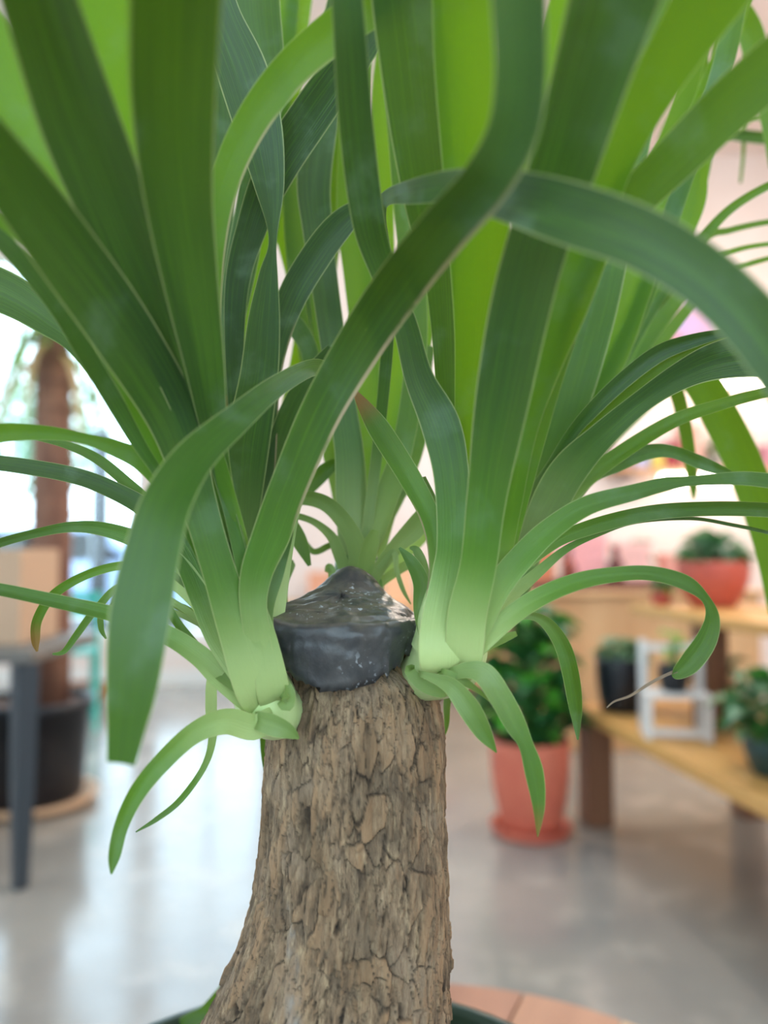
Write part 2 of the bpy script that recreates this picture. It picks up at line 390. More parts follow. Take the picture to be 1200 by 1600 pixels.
# trunk : outline rows  y px, left px, right px  at the depth of the trunk axis
TD = .307
ROWS = [(1004, 462, 622), (1036, 446, 644), (1056, 442, 666), (1085, 430, 680), (1110, 422, 686), (1150, 416, 692), (1250, 412, 697), (1350, 404, 699), (1430, 386, 700),
        (1480, 368, 702), (1530, 346, 704), (1600, 314, 709), (1700, 262, 722), (1800, 215, 745), (1900, 180, 772), (2010, 160, 800)]
rows = catmull(ROWS, 40)
NS = 420
verts = []; faces = []; crack = []; grey = []; tan = []; dk = []
nr = len(rows)
for i, (y, xl, xr) in enumerate(rows):
    c = P((xl + xr) / 2, y, TD); r = (xr - xl) / 2 / FPX * TD * .985
    for k in range(NS):
        a = 2 * math.pi * k / NS
        dx, dy = math.sin(a), -math.cos(a)               # a = 0 faces the camera
        q = Vector((c.x + dx * r, c.y + dy * r, c.z))
        # noise coordinates: around the stem and stretched up the stem
        s = Vector((dx * 3.0, dy * 3.0, c.z * 14))
        warp = noise.noise(Vector((dx * 2, dy * 2, c.z * 45))) * .35
        st = Vector((dx * 7.5 + warp, dy * 7.5 + warp, c.z * 22))
        rid = 1 - abs(noise.noise(st)) * 2.0
        fine = noise.fractal(Vector((dx * 18, dy * 18, c.z * 100)), 1.0, 2.0, 4)
        broad = noise.noise(Vector((dx * 2.0, dy * 2.0 + 9, c.z * 22)))
        vp = Vector((dx * 6.5 + warp * 1.5 + fine * .12, dy * 6.5 + warp + fine * .12, c.z * 62 + warp * 2))
        dist, pts_ = noise.voronoi(vp)
        cell = noise.cell(pts_[0] * 37.7)
        gap = dist[1] - dist[0]
        vp2 = Vector((dx * 15 + warp * 2, dy * 15 + warp * 2, c.z * 95 + fine * .8))
        dist2, pts2 = noise.voronoi(vp2)
        cell2 = noise.cell(pts2[0] * 17.3)
        on = min(1, max(0, noise.noise(Vector((dx * 3, dy * 3 + 4, c.z * 40))) * 3 + .45))
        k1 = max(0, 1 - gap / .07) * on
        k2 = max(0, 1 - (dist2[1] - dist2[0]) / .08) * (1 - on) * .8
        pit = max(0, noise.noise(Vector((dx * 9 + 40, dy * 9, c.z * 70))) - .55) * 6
        fade = min(1, i / 20)
        disp = (rid * .0004 + fine * .0008 + broad * .0016 + cell * .0007 + cell2 * .0006 - k1 * .0009 - k2 * .0006 - min(pit, 1) * .0012) * (.5 + .5 * fade)
        if c.z < P(500, 1500, TD).z: disp *= 1.2
        verts.append((q.x + dx * disp, q.y + dy * disp, q.z))
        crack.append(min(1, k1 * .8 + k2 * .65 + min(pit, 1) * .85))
        px = (xl + xr) / 2 + dx * (xr - xl) / 2
        g = 0.0
        if dy < 0 and y > 1350:
            cx = 468 + (y - 1370) * .10 if y < 1480 else 479
            wd = 5 + min(11, max(0, (y - 1370) * .10))
            g = max(0, 1 - abs(px - cx) / wd) * min(1, (y - 1350) / 60)
            g = min(1, g * 1.5) * (.15 + .75 * min(1, max(0, .5 + 2.6 * noise.noise(Vector((dx * 6, dy * 6, c.z * 160))))))
        grey.append(g)
        tt = max(0, min(1, cell * .9 + cell2 * .5)) * .7
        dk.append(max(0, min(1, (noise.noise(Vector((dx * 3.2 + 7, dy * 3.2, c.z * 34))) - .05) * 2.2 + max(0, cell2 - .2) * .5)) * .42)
        tan.append(tt * (1 - min(1, k1 + k2)))
for i in range(nr - 1):
    for k in range(NS):
        j = (k + 1) % NS
        faces.append((i * NS + k, (i + 1) * NS + k, (i + 1) * NS + j, i * NS + j))
faces.append(tuple(range(NS)))
me = bpy.data.meshes.new('trunk'); me.from_pydata(verts, [], faces)
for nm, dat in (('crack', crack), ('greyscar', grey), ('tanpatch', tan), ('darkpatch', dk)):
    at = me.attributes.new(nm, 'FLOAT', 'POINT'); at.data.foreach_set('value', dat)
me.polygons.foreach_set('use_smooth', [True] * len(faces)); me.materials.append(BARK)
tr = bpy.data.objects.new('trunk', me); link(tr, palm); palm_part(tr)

# black sealed stump top
cx0 = P(534, 1000, .305); CX, CY = cx0.x, .306
zsh = P(540, 968, .283).z; zbt = P(540, 1078, .275).z; zap = P(548, 893, .322).z
bm = bmesh.new(); rings = []; NC = 160
for i in range(41):
    s = i / 40; ring = []
    for k in range(NC):
        a = 2 * math.pi * k / NC; dx, dy = math.sin(a), -math.cos(a)
        jag = noise.noise(Vector((dx * 9, dy * 9, 3))) * .0022 + noise.noise(Vector((dx * 26, dy * 26, 8))) * .0022
        Rr = .0338 + .0014 * noise.noise(Vector((dx * 1.5, dy * 1.5, 1)))
        zs = zsh + .0015 * noise.noise(Vector((dx * 2, dy * 2, 5)))
        zb = min(zbt + .021 * (1 + dy) ** .75, zs - .0065)                # the lower edge climbs round the sides
        if s < .4:
            t = s / .4
            r = Rr * (.94 + .08 * math.sin(t * math.pi * .7) - .13 * t ** 5)
            z = zb + jag * (1 - t) + (zs - zb) * math.sin(t * math.pi / 2) ** .9
        else:
            t = (s - .4) / .6; r0 = Rr * (.94 + .08 * math.sin(math.pi * .7) - .13)
            r = r0 * (1 - t) ** .85
            z = zs + .0012 * math.sin(min(1, t * 5) * math.pi / 2) + .003 * t
        x, y = CX + dx * r, CY + dy * r
        if s >= .4:
            t = (s - .4) / .6
            gx, gy = (x - (CX + .0035)), (y - (CY + .0165))
            md = math.exp(-(gx * gx / (2 * .0085 ** 2) + gy * gy / (2 * .0075 ** 2)))
            z += md * (zap - zs - .004) * min(1, t * 4) + .008 * min(1, max(0, (y - CY + .028) / .05)) * min(1, t * 3) * .6
            z += noise.noise(Vector((x * 60, y * 260, 0))) * .0007 * min(1, t * 6)
        wr = noise.fractal(Vector((x * 120, y * 120, z * 160)), 1, 2, 3) * .0011
        crk = max(0, 1 - abs(noise.noise(Vector((x * 55, y * 55 + 2, z * 140)))) / .04) * .0006
        q = Vector((x, y, z)); q += Vector((dx, dy, .5)) * (wr - crk)
        ring.append(bm.verts.new(q))
    rings.append(ring)
for a, b in zip(rings, rings[1:]):
    for k in range(NC):
        j = (k + 1) % NC; bm.faces.new((a[k], a[j], b[j], b[k]))
bm.faces.new(rings[-1]); bm.faces.new(rings[0][::-1])
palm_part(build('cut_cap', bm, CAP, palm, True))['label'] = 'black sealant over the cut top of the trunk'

# crowns : a bulb-like leaf base each, then leaves traced as (px, py, width px[, depth m]) from base to tip
def crown_material(nm, c1, c2):
    m, n, l, b = newmat(nm)
    tc = n.new('ShaderNodeTexCoord'); mp = n.new('ShaderNodeMapping'); mp.inputs['Scale'].default_value = (1, 1, .15)
    nz = n.new('ShaderNodeTexNoise'); nz.inputs['Scale'].default_value = 260; nz.inputs['Detail'].default_value = 4
    l.new(tc.outputs['Object'], mp.inputs[0]); l.new(mp.outputs[0], nz.inputs['Vector'])
    c = mix_(n, l, nz.outputs[0], c1, c2); l.new(c, b.inputs['Base Color'])
    b.inputs['Roughness'].default_value = .35
    return m
CROWNM = crown_material('crown_base_pale', rgb('b4cf80'), rgb('d6e6ac')); CROWNG = crown_material('crown_base_green', rgb('3f6e30'), rgb('6f9c48'))
CROWN = {}
def crown(key, pts, label):
    c = catmull([list(P(x, y, d)) + [r] for x, y, d, r in pts], 6)
    bm = tube([v[:3] for v in c], [v[3] for v in c], 24, jitter=.0004)
    o = palm_part(build('crown', bm, CROWNM if key in 'LR' else CROWNG, palm, True)); o['label'] = label; CROWN[key] = o
crown('L', [(474, 1104, .300, .006), (444, 1112, .287, .0090), (422, 1104, .281, .0110), (398, 1050, .282, .0106), (374, 970, .285, .0085), (345, 860, .287, .003)], 'pale green base of the front left leaf cluster')
crown('R', [(640, 1062, .305, .007), (665, 1052, .294, .0105), (697, 1026, .288, .0146), (705, 975, .288, .0132), (715, 900, .29, .0100), (725, 800, .29, .004)], 'pale green base of the front right leaf cluster')
crown('B', [(562, 1000, .33, .008), (562, 905, .352, .0115), (556, 880, .355, .0100), (554, 855, .357, .006), (553, 830, .36, .002)], 'green base of the leaf cluster behind the cut top')
crown('RB', [(620, 1070, .32, .006), (720, 1010, .35, .007), (790, 930, .372, .009), (808, 860, .375, .012), (840, 740, .38, .005)], 'green base of the rear right leaf cluster')
crown('LB', [(480, 1080, .32, .006), (440, 1030, .335, .007), (405, 960, .348, .008), (390, 880, .35, .007), (388, 800, .352, .003)], 'green base of the rear left leaf cluster')

ROOT = {'L': (436, 1116, .284), 'R': (690, 1046, .289)}
def trace(key, pts, d0, d1, tone=.3, roll=0, fold=.12, cup0=-.25, cup1=.05, ext=0.0, tip=0, edge=0, label=None, name='leaf', pale=None):
    if pale is None and math.dist(pts[0][:2], pts[-1][:2]) < 300 and key in 'LR': pale = .35
    if pale is None: pale = {'L': .75, 'R': .95, 'B': .35, 'RB': .3, 'LB': .15}[key]
    pts = [tuple(p) for p in pts]
    if key in ROOT and math.dist(pts[0][:2], ROOT[key][:2]) < 75 and name == 'leaf':
        if len(pts[0]) < 4: pts[0] = pts[0] + (d0,)
        r_ = ROOT[key]; pts.insert(0, (r_[0] * .6 + pts[0][0] * .4, r_[1] * .6 + pts[0][1] * .4 + 8, pts[0][2] * .55, r_[2]))
    L = [0.0]
    for a, b in zip(pts, pts[1:]): L.append(L[-1] + math.hypot(b[0] - a[0], b[1] - a[1]))
    dep = [p[3] if len(p) > 3 else None for p in pts]
    if dep[0] is None: dep[0] = d0
    if dep[-1] is None: dep[-1] = d1
    known = [i for i, v in enumerate(dep) if v is not None]
    for a, b in zip(known, known[1:]):
        for i in range(a + 1, b):
            dep[i] = dep[a] + (dep[b] - dep[a]) * (L[i] - L[a]) / (L[b] - L[a])
    c = catmull([(p[0], p[1], p[2], d) for p, d in zip(pts, dep)], 7)
    W = [P(x, y, d) for x, y, wpx, d in c]
    wid = [max(wpx, .6) * d / FPX for x, y, wpx, d in c]
    n0 = len(W)
    if ext:
        T = (W[-1] - W[-3]).normalized(); w0 = wid[-1]; st = .011; ns = max(3, int(ext / st))
        for i in range(ns):
            T = T + Vector((T.x * .01, .05 if T.y < .25 else 0, -.035)); T.normalize()
            W.append(W[-1] + T * st); wid.append(w0 * (1 - ((i + 1) / ns) ** 1.6) + .0004)
    n = len(W); wv, nv, cup = [], [], []
    eye = Vector((0, 0, CAM_H))
    prev = None
    for i in range(n):
        T = (W[min(i + 1, n - 1)] - W[max(i - 1, 0)]).normalized()
        V = (W[i] - eye).normalized() if i < n0 else Vver
        Vver = V
        X = T.cross(V)
        if X.length < .15 and prev: X = prev - T * prev.dot(T)
        X.normalize()
        if prev and X.dot(prev) < 0: X = -X
        prev = X
        rl = R(roll)
        X2 = X * math.cos(rl) + T.cross(X) * math.sin(rl)
        N = X2.cross(T).normalized()
        if N.dot(V) > 0: N = -N                           # N looks back to the viewer side
        wv.append(X2); nv.append(N); t = i / (n - 1)
        cup.append(cup0 + (cup1 - cup0) * min(1, t * 2.2))
        wid[i] /= max(.5, math.cos(rl))
    me = ribbon_mesh(name, W, wid, wv, nv, fold, cup, LEAF)
    me.transform(PINV)
    return put_leaf(me, CROWN[key], tone, tip, edge, label, name, pale)

# ---- front left cluster
trace('L', [(405, 1080, 70), (372, 985, 62), (338, 880, 52), (305, 770, 58, .256), (268, 650, 82, .248), (190, 520, 100), (105, 400, 104), (20, 285, 98), (-50, 200, 92)], .266, .165, .16, 12, .14, -.3, .1, ext=.14)
trace('L', [(415, 1075, 50), (392, 960, 44), (360, 830, 36, .264), (322, 705, 46, .258), (255, 510, 84), (195, 355, 110), (135, 200, 128), (78, 30, 122), (50, -60, 118)], .270, .158, .14, -14, .3, -.3, .12, ext=.12)
trace('L', [(405, 1050, 40), (350, 830, 32), (290, 660, 40), (205, 490, 50), (112, 320, 66), (40, 190, 84), (-40, 60, 110)], .276, .215, .85, 10, .1, -.2, .1, ext=.14)
trace('L', [(412, 1040, 40), (370, 840, 32), (310, 640, 38), (245, 440, 52), (200, 240, 70), (178, 100, 86), (160, -30, 100)], .276, .212, .95, -8, .1, -.2, .1, ext=.14)
trace('L', [(428, 1085, 52), (412, 1000, 42), (385, 900, 28), (360, 800, 22, .262), (338, 700, 36, .256), (318, 570, 62), (296, 440, 86), (276, 300, 108), (268, 150, 130), (272, -20, 142)], .268, .160, .26, 10, .2, -.3, .1, ext=.12)
trace('L', [(420, 1050, 34), (395, 930, 24), (360, 790, 22), (338, 660, 28), (332, 500, 28), (335, 380, 38), (354, 280, 46), (395, 190, 52), (455, 110, 56), (530, 45, 60), (615, -15, 64)], .276, .235, .72, -10, .12, -.2, .08, ext=.13, edge=-1)
trace('L', [(392, 1060, 22), (330, 900, 20), (262, 760, 22), (210, 680, 26), (150, 580, 29), (90, 480, 29), (20, 395, 29), (-40, 335, 28)], .278, .22, .2, 16, .15, ext=.16)
trace('L', [(398, 1050, 18), (340, 880, 18), (282, 762, 18), (240, 690, 22), (190, 590, 24), (130, 480, 24), (70, 405, 20), (0, 345, 16)], .280, .215, .78, -12, .1, ext=.14)
trace('L', [(400, 1040, 18), (320, 840, 22), (250, 720, 30), (190, 625, 40), (125, 540, 40), (70, 497, 52), (15, 462, 66), (-50, 435, 72)], .292, .27, .22, 10, .15, ext=.15)
trace('L', [(405, 1020, 14), (335, 860, 20), (272, 735, 22), (200, 600, 22), (120, 455, 24), (40, 340, 26)], .292, .25, .05, 10, .15)
# diagonal leaf crossing the middle
trace('L', [(424, 1070, 46, .270), (398, 965, 42, .264), (400, 900, 50, .262), (424, 835, 60, .260), (450, 762, 60, .256), (500, 645, 66), (560, 540, 74, .243), (620, 450, 80, .226), (690, 362, 80, .196), (757, 285, 80, .178), (800, 205, 82, .170), (812, 110, 82, .164), (808, -10, 86, .158)], .268, .158, .2, 8, .16, -.35, .08, ext=.12, edge=-1)
trace('L', [(432, 1060, 22, .274), (412, 965, 28, .273), (424, 890, 40, .272), (446, 825, 26, .272), (458, 770, 4, .268)], .274, .268, .05, 20, .2)
# cut broad leaf hanging in front on the left
trace('L', [(430, 1000, 20, .284), (455, 800, 26, .297), (498, 655, 26, .302), (518, 596, 24, .298), (492, 574, 26, .282), (432, 604, 34, .255), (370, 655, 46, .234), (305, 715, 62, .217), (262, 785, 76, .206), (238, 870, 86, .200), (220, 965, 93, .196), (208, 1070, 78, .194), (198, 1140, 58, .194), (190, 1193, 44, .194)], .284, .194, .3, 14, .1, -.1, .06)
trace('L', [(400, 1075, 46), (345, 1000, 42), (315, 930, 40), (285, 862, 38), (240, 805, 32), (180, 768, 28), (110, 742, 26), (0, 724, 24), (-60, 722, 22)], .271, .3, .05, 14, .12, -.25, .05, ext=.1)
trace('L', [(395, 1040, 26), (335, 880, 24), (290, 800, 28), (262, 762, 32), (225, 722, 32), (180, 700, 26), (131, 685, 17), (75, 676, 22), (0, 676, 30), (-60, 690, 30)], .280, .25, .55, -12, .12, ext=.12)
trace('L', [(380, 1020, 18), (310, 890, 18), (245, 800, 18), (195, 752, 18), (150, 716, 16), (100, 694, 12), (40, 680, 8)], .284, .30, .3, 10, .12)
trace('L', [(385, 1050, 22), (330, 950, 24), (280, 880, 26), (216, 844, 27), (160, 826, 22), (110, 823, 17), (55, 833, 14), (0, 848, 14), (-50, 870, 10)], .277, .29, .12, -18, .15, ext=.08)
trace('L', [(398, 1098, 44), (345, 1058, 38), (310, 1025, 34), (258, 992, 30), (180, 962, 25), (90, 941, 22), (0, 922, 20), (-50, 915, 18)], .272, .27, .22, 18, .22, -.2, .1, ext=.1)
trace('L', [(385, 1080, 26), (338, 1048, 20), (285, 985, 14), (262, 950, 14)], .268, .285, .3, 20, .2)
trace('L', [(360, 1010, 14), (290, 930, 14), (230, 888, 14), (185, 884, 14), (130, 900, 14), (82, 930, 15), (58, 968, 15), (55, 1000, 13), (58, 1018, 3)], .285, .29, .3, -15, .2, tip=1, label='curled leaf with a yellow-brown tip')
trace('L', [(350, 1000, 10), (270, 940, 10), (195, 915, 11), (152, 950, 12), (120, 992, 11), (100, 1018, 8), (82, 1022, 3)], .292, .3, .3, 10, .2)
trace('L', [(340, 990, 8), (230, 940, 8), (165, 955, 9), (158, 980, 9), (166, 998, 3)], .295, .3, .2, 10, .2)
trace('L', [(425, 1120, 30, .270), (397, 1136, 40, .267), (352, 1126, 40, .262), (300, 1146, 33), (244, 1199, 30), (210, 1244, 27), (188, 1292, 23), (178, 1337, 19), (174, 1366, 3)], .27, .245, .4, -16, .2, -.4, .15)
trace('L', [(372, 1020, 14), (335, 1050, 16), (330, 1105, 18), (332, 1155, 13), (318, 1200, 10), (282, 1250, 10), (245, 1280, 8), (212, 1300, 2)], .30, .315, .15, 10, .15)
trace('L', [(402, 1125, 26, .268), (425, 1132, 34, .264), (450, 1142, 24, .264), (467, 1154, 3, .266)], .268, .266, .4, 10, .25, -.3, .1)
trace('L', [(440, 1090, 20, .270), (448, 1100, 22, .266), (452, 1082, 16, .268), (446, 1058, 4, .27)], .27, .27, .55, 20, .25)
trace('L', [(425, 1060, 8), (412, 1120, 9), (411, 1165, 9), (413, 1205, 3)], .31, .335, .2, 0, .1)
trace('L', [(412, 1030, 22), (330, 930, 26), (270, 905, 22), (200, 925, 14), (165, 960, 6)], .296, .33, .05, 10, .15)
trace('L', [(400, 1035, 16), (345, 1000, 18), (300, 960, 16), (270, 945, 10), (240, 948, 3)], .29, .31, .5, 10, .2)

# ---- rear left cluster
trace('LB', [(392, 930, 24), (384, 860, 34), (380, 800, 52), (386, 700, 68), (404, 590, 60), (412, 500, 50), (419, 430, 30), (426, 372, 13), (420, 290, 48), (402, 195, 76), (377, 110, 80), (345, 30, 66), (325, -40, 60)], .338, .30, .10, 8, .14, -.1, .05, ext=.12)
trace('LB', [(395, 900, 18), (362, 740, 20), (350, 610, 24), (362, 500, 42), (380, 400, 50), (396, 310, 48), (408, 220, 50), (415, 120, 62), (404, 20, 72), (400, -50, 70)], .348, .345, .22, -10, .12, ext=.14)
trace('LB', [(402, 900, 16), (372, 700, 20), (368, 470, 36), (395, 350, 48), (432, 262, 62), (485, 180, 64), (545, 95, 60), (590, 30, 50)], .352, .315, .0, 8, .12, ext=.1)
trace('LB', [(410, 900, 16), (420, 720, 22), (424, 600, 28), (436, 525, 38), (458, 462, 46), (492, 404, 48), (528, 356, 44), (560, 330, 32), (600, 325, 20)], .348, .325, .03, -8, .15, edge=-1)
trace('LB', [(415, 880, 14), (440, 680, 16), (470, 520, 20), (462, 440, 26), (440, 330, 36), (438, 240, 40), (452, 120, 40), (470, -20, 40)], .38, .43, .95, 0, .1, ext=.12)
trace('LB', [(408, 890, 16), (380, 700, 22), (372, 580, 26), (395, 480, 30), (415, 380, 34), (430, 250, 34), (445, 60, 34)], .385, .42, .9, 5, .1, ext=.12)
trace('LB', [(405, 870, 20), (425, 750, 40), (445, 680, 46), (470, 620, 44), (500, 575, 36), (520, 545, 20)], .350, .335, .05, 10, .12)
trace('LB', [(412, 880, 12), (400, 740, 18), (378, 640, 22), (352, 628, 18), (335, 640, 8)], .352, .345, .35, 8, .15, tip=1)
trace('LB', [(404, 880, 10), (385, 660, 14), (358, 590, 16), (372, 560, 12), (405, 520, 10), (440, 470, 8)], .36, .35, .1, 8, .15)
trace('LB', [(415, 860, 12), (470, 640, 22), (485, 560, 26), (462, 510, 30), (440, 490, 12)], .365, .36, .25, 8, .15)
trace('LB', [(418, 880, 10), (436, 800, 14), (452, 815, 22), (470, 848, 24), (484, 884, 6)], .345, .335, .4, 12, .2)
trace('LB', [(425, 900, 10), (455, 880, 13), (444, 912, 14), (446, 948, 8)], .345, .345, .4, 12, .2)
trace('LB', [(430, 900, 8), (462, 840, 9), (490, 862, 10), (518, 852, 10), (540, 860, 4)], .355, .36, .35, 0, .2)
trace('LB', [(408, 900, 12), (446, 800, 26), (500, 742, 26), (530, 720, 14)], .36, .365, .3, 10, .2)
trace('LB', [(400, 900, 14), (356, 640, 18), (347, 420, 28), (346, 280, 42), (342, 150, 46), (330, 0, 42)], .356, .36, .15, 8, .12, ext=.12)
# ---- cluster behind the cut top
trace('B', [(556, 900, 40), (552, 840, 48), (549, 770, 50), (545, 700, 46), (530, 600, 42), (512, 480, 42), (496, 360, 48), (490, 280, 54), (504, 180, 50), (522, 60, 44)], .347, .37, .12, 5, .14, -.5, .08, ext=.12)
trace('B', [(562, 890, 34), (588, 820, 38), (608, 765, 38), (628, 700, 34), (645, 600, 34), (650, 500, 36), (640, 380, 40)], .348, .36, .45, 8, .15, -.4, .1, ext=.12)
trace('B', [(560, 880, 30), (570, 780, 32), (575, 680, 36), (572, 560, 40), (560, 440, 44), (548, 330, 44), (552, 200, 42), (565, 60, 40)], .362, .40, .92, 0, .1, ext=.12)
trace('B', [(562, 880, 28), (590, 740, 30), (612, 620, 36), (606, 520, 40), (596, 400, 42), (594, 280, 44), (602, 150, 44)], .366, .41, 1.0, 5, .1, ext=.12)
trace('B', [(556, 880, 28), (545, 740, 34), (530, 620, 42), (515, 540, 46), (500, 440, 50), (520, 300, 48), (540, 140, 46)], .37, .42, .55, 5, .12, ext=.12)
trace('B', [(566, 880, 20), (600, 770, 24), (628, 660, 26), (655, 560, 28), (672, 470, 28), (690, 380, 26)], .37, .41, .8, 5, .12, ext=.1)
trace('B', [(566, 880, 16), (620, 780, 22), (650, 690, 30), (655, 620, 28), (670, 540, 20)], .372, .38, .35, 5, .12)
trace('B', [(548, 880, 18), (530, 780, 20), (515, 710, 22), (488, 600, 26), (470, 480, 30), (462, 380, 34)], .375, .40, .5, 5, .12, ext=.12)
trace('B', [(560, 890, 30), (556, 850, 30), (538, 815, 27), (512, 788, 25), (482, 778, 23), (452, 782, 18), (430, 800, 8)], .342, .33, .3, -12, .2, -.3, .15)
trace('B', [(540, 895, 18), (530, 865, 20), (518, 838, 16), (492, 816, 11), (462, 806, 10), (440, 810, 6)], .343, .335, .3, -12, .2)
trace('B', [(570, 895, 26), (574, 868, 27), (580, 845, 24), (586, 828, 12)], .338, .335, .6, 12, .25, -.4, .2)
trace('B', [(582, 905, 22), (598, 880, 22), (622, 850, 26), (645, 828, 34), (662, 805, 30), (672, 780, 10)], .34, .335, .25, 12, .2)
trace('B', [(590, 915, 14), (606, 902, 15), (634, 884, 15), (660, 880, 8)], .345, .35, .65, 0, .2)
trace('B', [(592, 890, 10), (615, 862, 10), (620, 892, 8), (630, 922, 7), (642, 944, 2)], .338, .33, .3, 0, .15)
trace('B', [(510, 894, 6), (514, 886, 12), (518, 894, 13), (515, 903, 5)], .345, .343, .5, 0, .2)
trace('B', [(592, 880, 12), (612, 800, 16), (625, 770, 22), (655, 755, 10)], .37, .375, .5, 0, .2)
trace('B', [(600, 900, 14), (650, 850, 18), (662, 830, 22), (668, 800, 24)], .38, .39, .9, 0, .2)
# arching leaf over everything on the right, rising from the cluster behind the cut top
trace('B', [(566, 880, 18, .35), (590, 700, 18, .345), (606, 520, 20, .325), (600, 400, 22, .30), (594, 335, 20, .282), (606, 309, 22, .262), (645, 300, 36, .236), (712, 292, 50, .207), (785, 305, 74, .190), (890, 336, 93, .178), (1000, 375, 92, .170), (1095, 432, 90, .166), (1172, 505, 90, .164), (1235, 590, 88, .164)], .35, .164, .12, -12, .12, -.1, .1, ext=.08)

# ---- front right cluster
trace('R', [(688, 1045, 62, .270), (690, 985, 68, .269), (703, 900, 58, .270), (709, 845, 54, .270), (705, 745, 56, .270), (688, 665, 62, .270), (654, 590, 46, .268), (632, 508, 40, .264), (600, 428, 42, .258), (575, 345, 52, .247), (556, 200, 55, .228), (546, 60, 52, .212), (540, -30, 50, .205)], .27, .205, .12, 8, .14, -.35, .08, ext=.12)
trace('R', [(722, 1035, 58), (730, 960, 62), (748, 880, 58), (762, 770, 64), (787, 620, 86), (815, 480, 96), (842, 380, 98), (885, 250, 108), (925, 120, 122), (965, -10, 142)], .270, .168, .18, -10, .16, -.35, .1, ext=.12)
trace('R', [(712, 1030, 60), (718, 900, 40), (726, 780, 26, .279), (733, 650, 46, .275), (745, 520, 72, .266), (748, 400, 94), (738, 250, 98), (726, 100, 98), (722, -30, 98)], .279, .218, .92, 6, .12, -.3, .1, ext=.13)
trace('R', [(705, 1010, 50), (706, 850, 40, .284), (702, 680, 36, .283), (697, 560, 38, .278), (690, 430, 54), (678, 330, 84), (660, 200, 100), (645, 60, 112), (635, -40, 116)], .284, .226, .28, -8, .12, -.3, .1, ext=.12)
trace('R', [(740, 1010, 34), (762, 850, 30), (785, 640, 32), (805, 430, 32), (826, 270, 30), (850, 150, 36), (888, -10, 54)], .286, .222, 1.0, 0, .1, ext=.12)
trace('R', [(745, 1010, 40), (775, 900, 36), (798, 790, 34), (820, 670, 40), (850, 570, 54), (888, 470, 66), (925, 370, 64), (950, 280, 58), (992, 180, 74), (1050, 85, 86), (1110, -10, 112)], .284, .188, .75, 10, .12, -.3, .1, ext=.12)
trace('R', [(748, 1000, 34), (790, 860, 30), (828, 720, 30), (870, 570, 34), (918, 420, 46), (985, 322, 62), (1070, 236, 74), (1135, 172, 82), (1200, 115, 87), (1270, 55, 88)], .290, .19, .42, -14, .12, -.3, .1, ext=.12)
trace('R', [(682, 1020, 40), (680, 950, 34), (684, 880, 30), (672, 812, 32), (640, 748, 36), (595, 676, 36), (572, 640, 24), (553, 610, 6)], .274, .29, .42, 12, .2, -.2, .1, tip=1, edge=1, label='narrow leaf with a brown withered tip')
trace('R', [(690, 960, 20), (684, 860, 24), (680, 800, 18), (662, 745, 6)], .283, .30, .25, 20, .2)
trace('R', [(672, 1030, 14, .276), (654, 960, 16, .287), (657, 912, 26, .288), (642, 878, 20, .288), (624, 856, 4, .29)], .276, .29, .15, 15, .25)
trace('R', [(668, 980, 10, .29), (664, 900, 16, .30), (652, 862, 14, .305), (640, 856, 4, .305)], .29, .305, .4, 0, .2)
trace('R', [(722, 1036, 34, .273), (746, 980, 42, .269), (778, 918, 42, .267), (818, 868, 40), (862, 826, 36), (919, 790, 31), (990, 770, 26), (1040, 757, 22), (1080, 752, 16), (1162, 748, 22), (1230, 756, 24)], .267, .272, .3, -12, .15, -.3, .08, ext=.08)
trace('R', [(745, 1010, 20), (790, 915, 18), (859, 852, 20), (919, 824, 25), (1012, 801, 25), (1106, 794, 24), (1200, 796, 24), (1260, 806, 22)], .285, .30, .3, 14, .3, ext=.1)
trace('R', [(735, 1005, 16), (770, 962, 20), (797, 932, 22), (838, 896, 18), (884, 858, 12), (937, 833, 9), (994, 815, 7), (1080, 810, 6), (1144, 820, 6), (1200, 832, 6), (1250, 848, 5)], .290, .31, .12, 10, .25)
trace('R', [(718, 1050, 22, .272), (757, 1000, 32, .269), (825, 944, 31, .27), (900, 910, 28), (975, 897, 24), (1025, 898, 24), (1072, 912, 24), (1102, 936, 14), (1112, 965, 22), (1102, 1000, 32), (1078, 1034, 33), (1058, 1052, 20), (1050, 1056, 5)], .272, .275, .3, -14, .22, -.2, .12)
trace('R', [(1058, 1048, 6, .275), (1040, 1055, 5, .275), (1015, 1068, 5, .274), (985, 1087, 4, .273), (960, 1096, 3, .272), (948, 1106, 2, .272)], .275, .272, .2, 0, .3, tip=0, name='dry_leaf_tip', label='thin brown dried leaf end').data.materials[0] = mat('withered_leaf', '6f5c4a', .8, '8a7660', 90)
trace('R', [(740, 1015, 10), (790, 972, 12), (828, 962, 12), (856, 974, 20), (880, 1008, 26), (893, 1052, 27), (900, 1102, 22), (903, 1156, 3)], .282, .295, .2, 18, .3)
trace('R', [(735, 1030, 12), (762, 1010, 14), (785, 998, 15), (807, 990, 8)], .276, .28, .7, 0, .3)
trace('R', [(700, 1055, 18, .272), (732, 1047, 26, .266), (757, 1055, 36, .263), (782, 1092, 37), (804, 1132, 34), (820, 1162, 24), (833, 1205, 30), (841, 1258, 20), (840, 1308, 2)], .27, .258, .3, -14, .22, -.3, .12, tip=.6)
trace('R', [(655, 1052, 8, .274), (680, 1060, 16, .268), (708, 1074, 28, .264), (735, 1108, 36, .262), (757, 1146, 26, .262), (776, 1176, 2, .262)], .274, .262, .25, 12, .25, -.2, .1)
trace('R', [(690, 1050, 12, .270), (720, 1062, 14, .268), (745, 1078, 8, .268), (765, 1095, 3, .268)], .27, .268, .6, 0, .25)
trace('R', [(640, 1046, 16, .278), (660, 1070, 20, .276), (690, 1082, 16, .274), (712, 1078, 4, .274)], .278, .274, .8, 0, .2, tip=1)
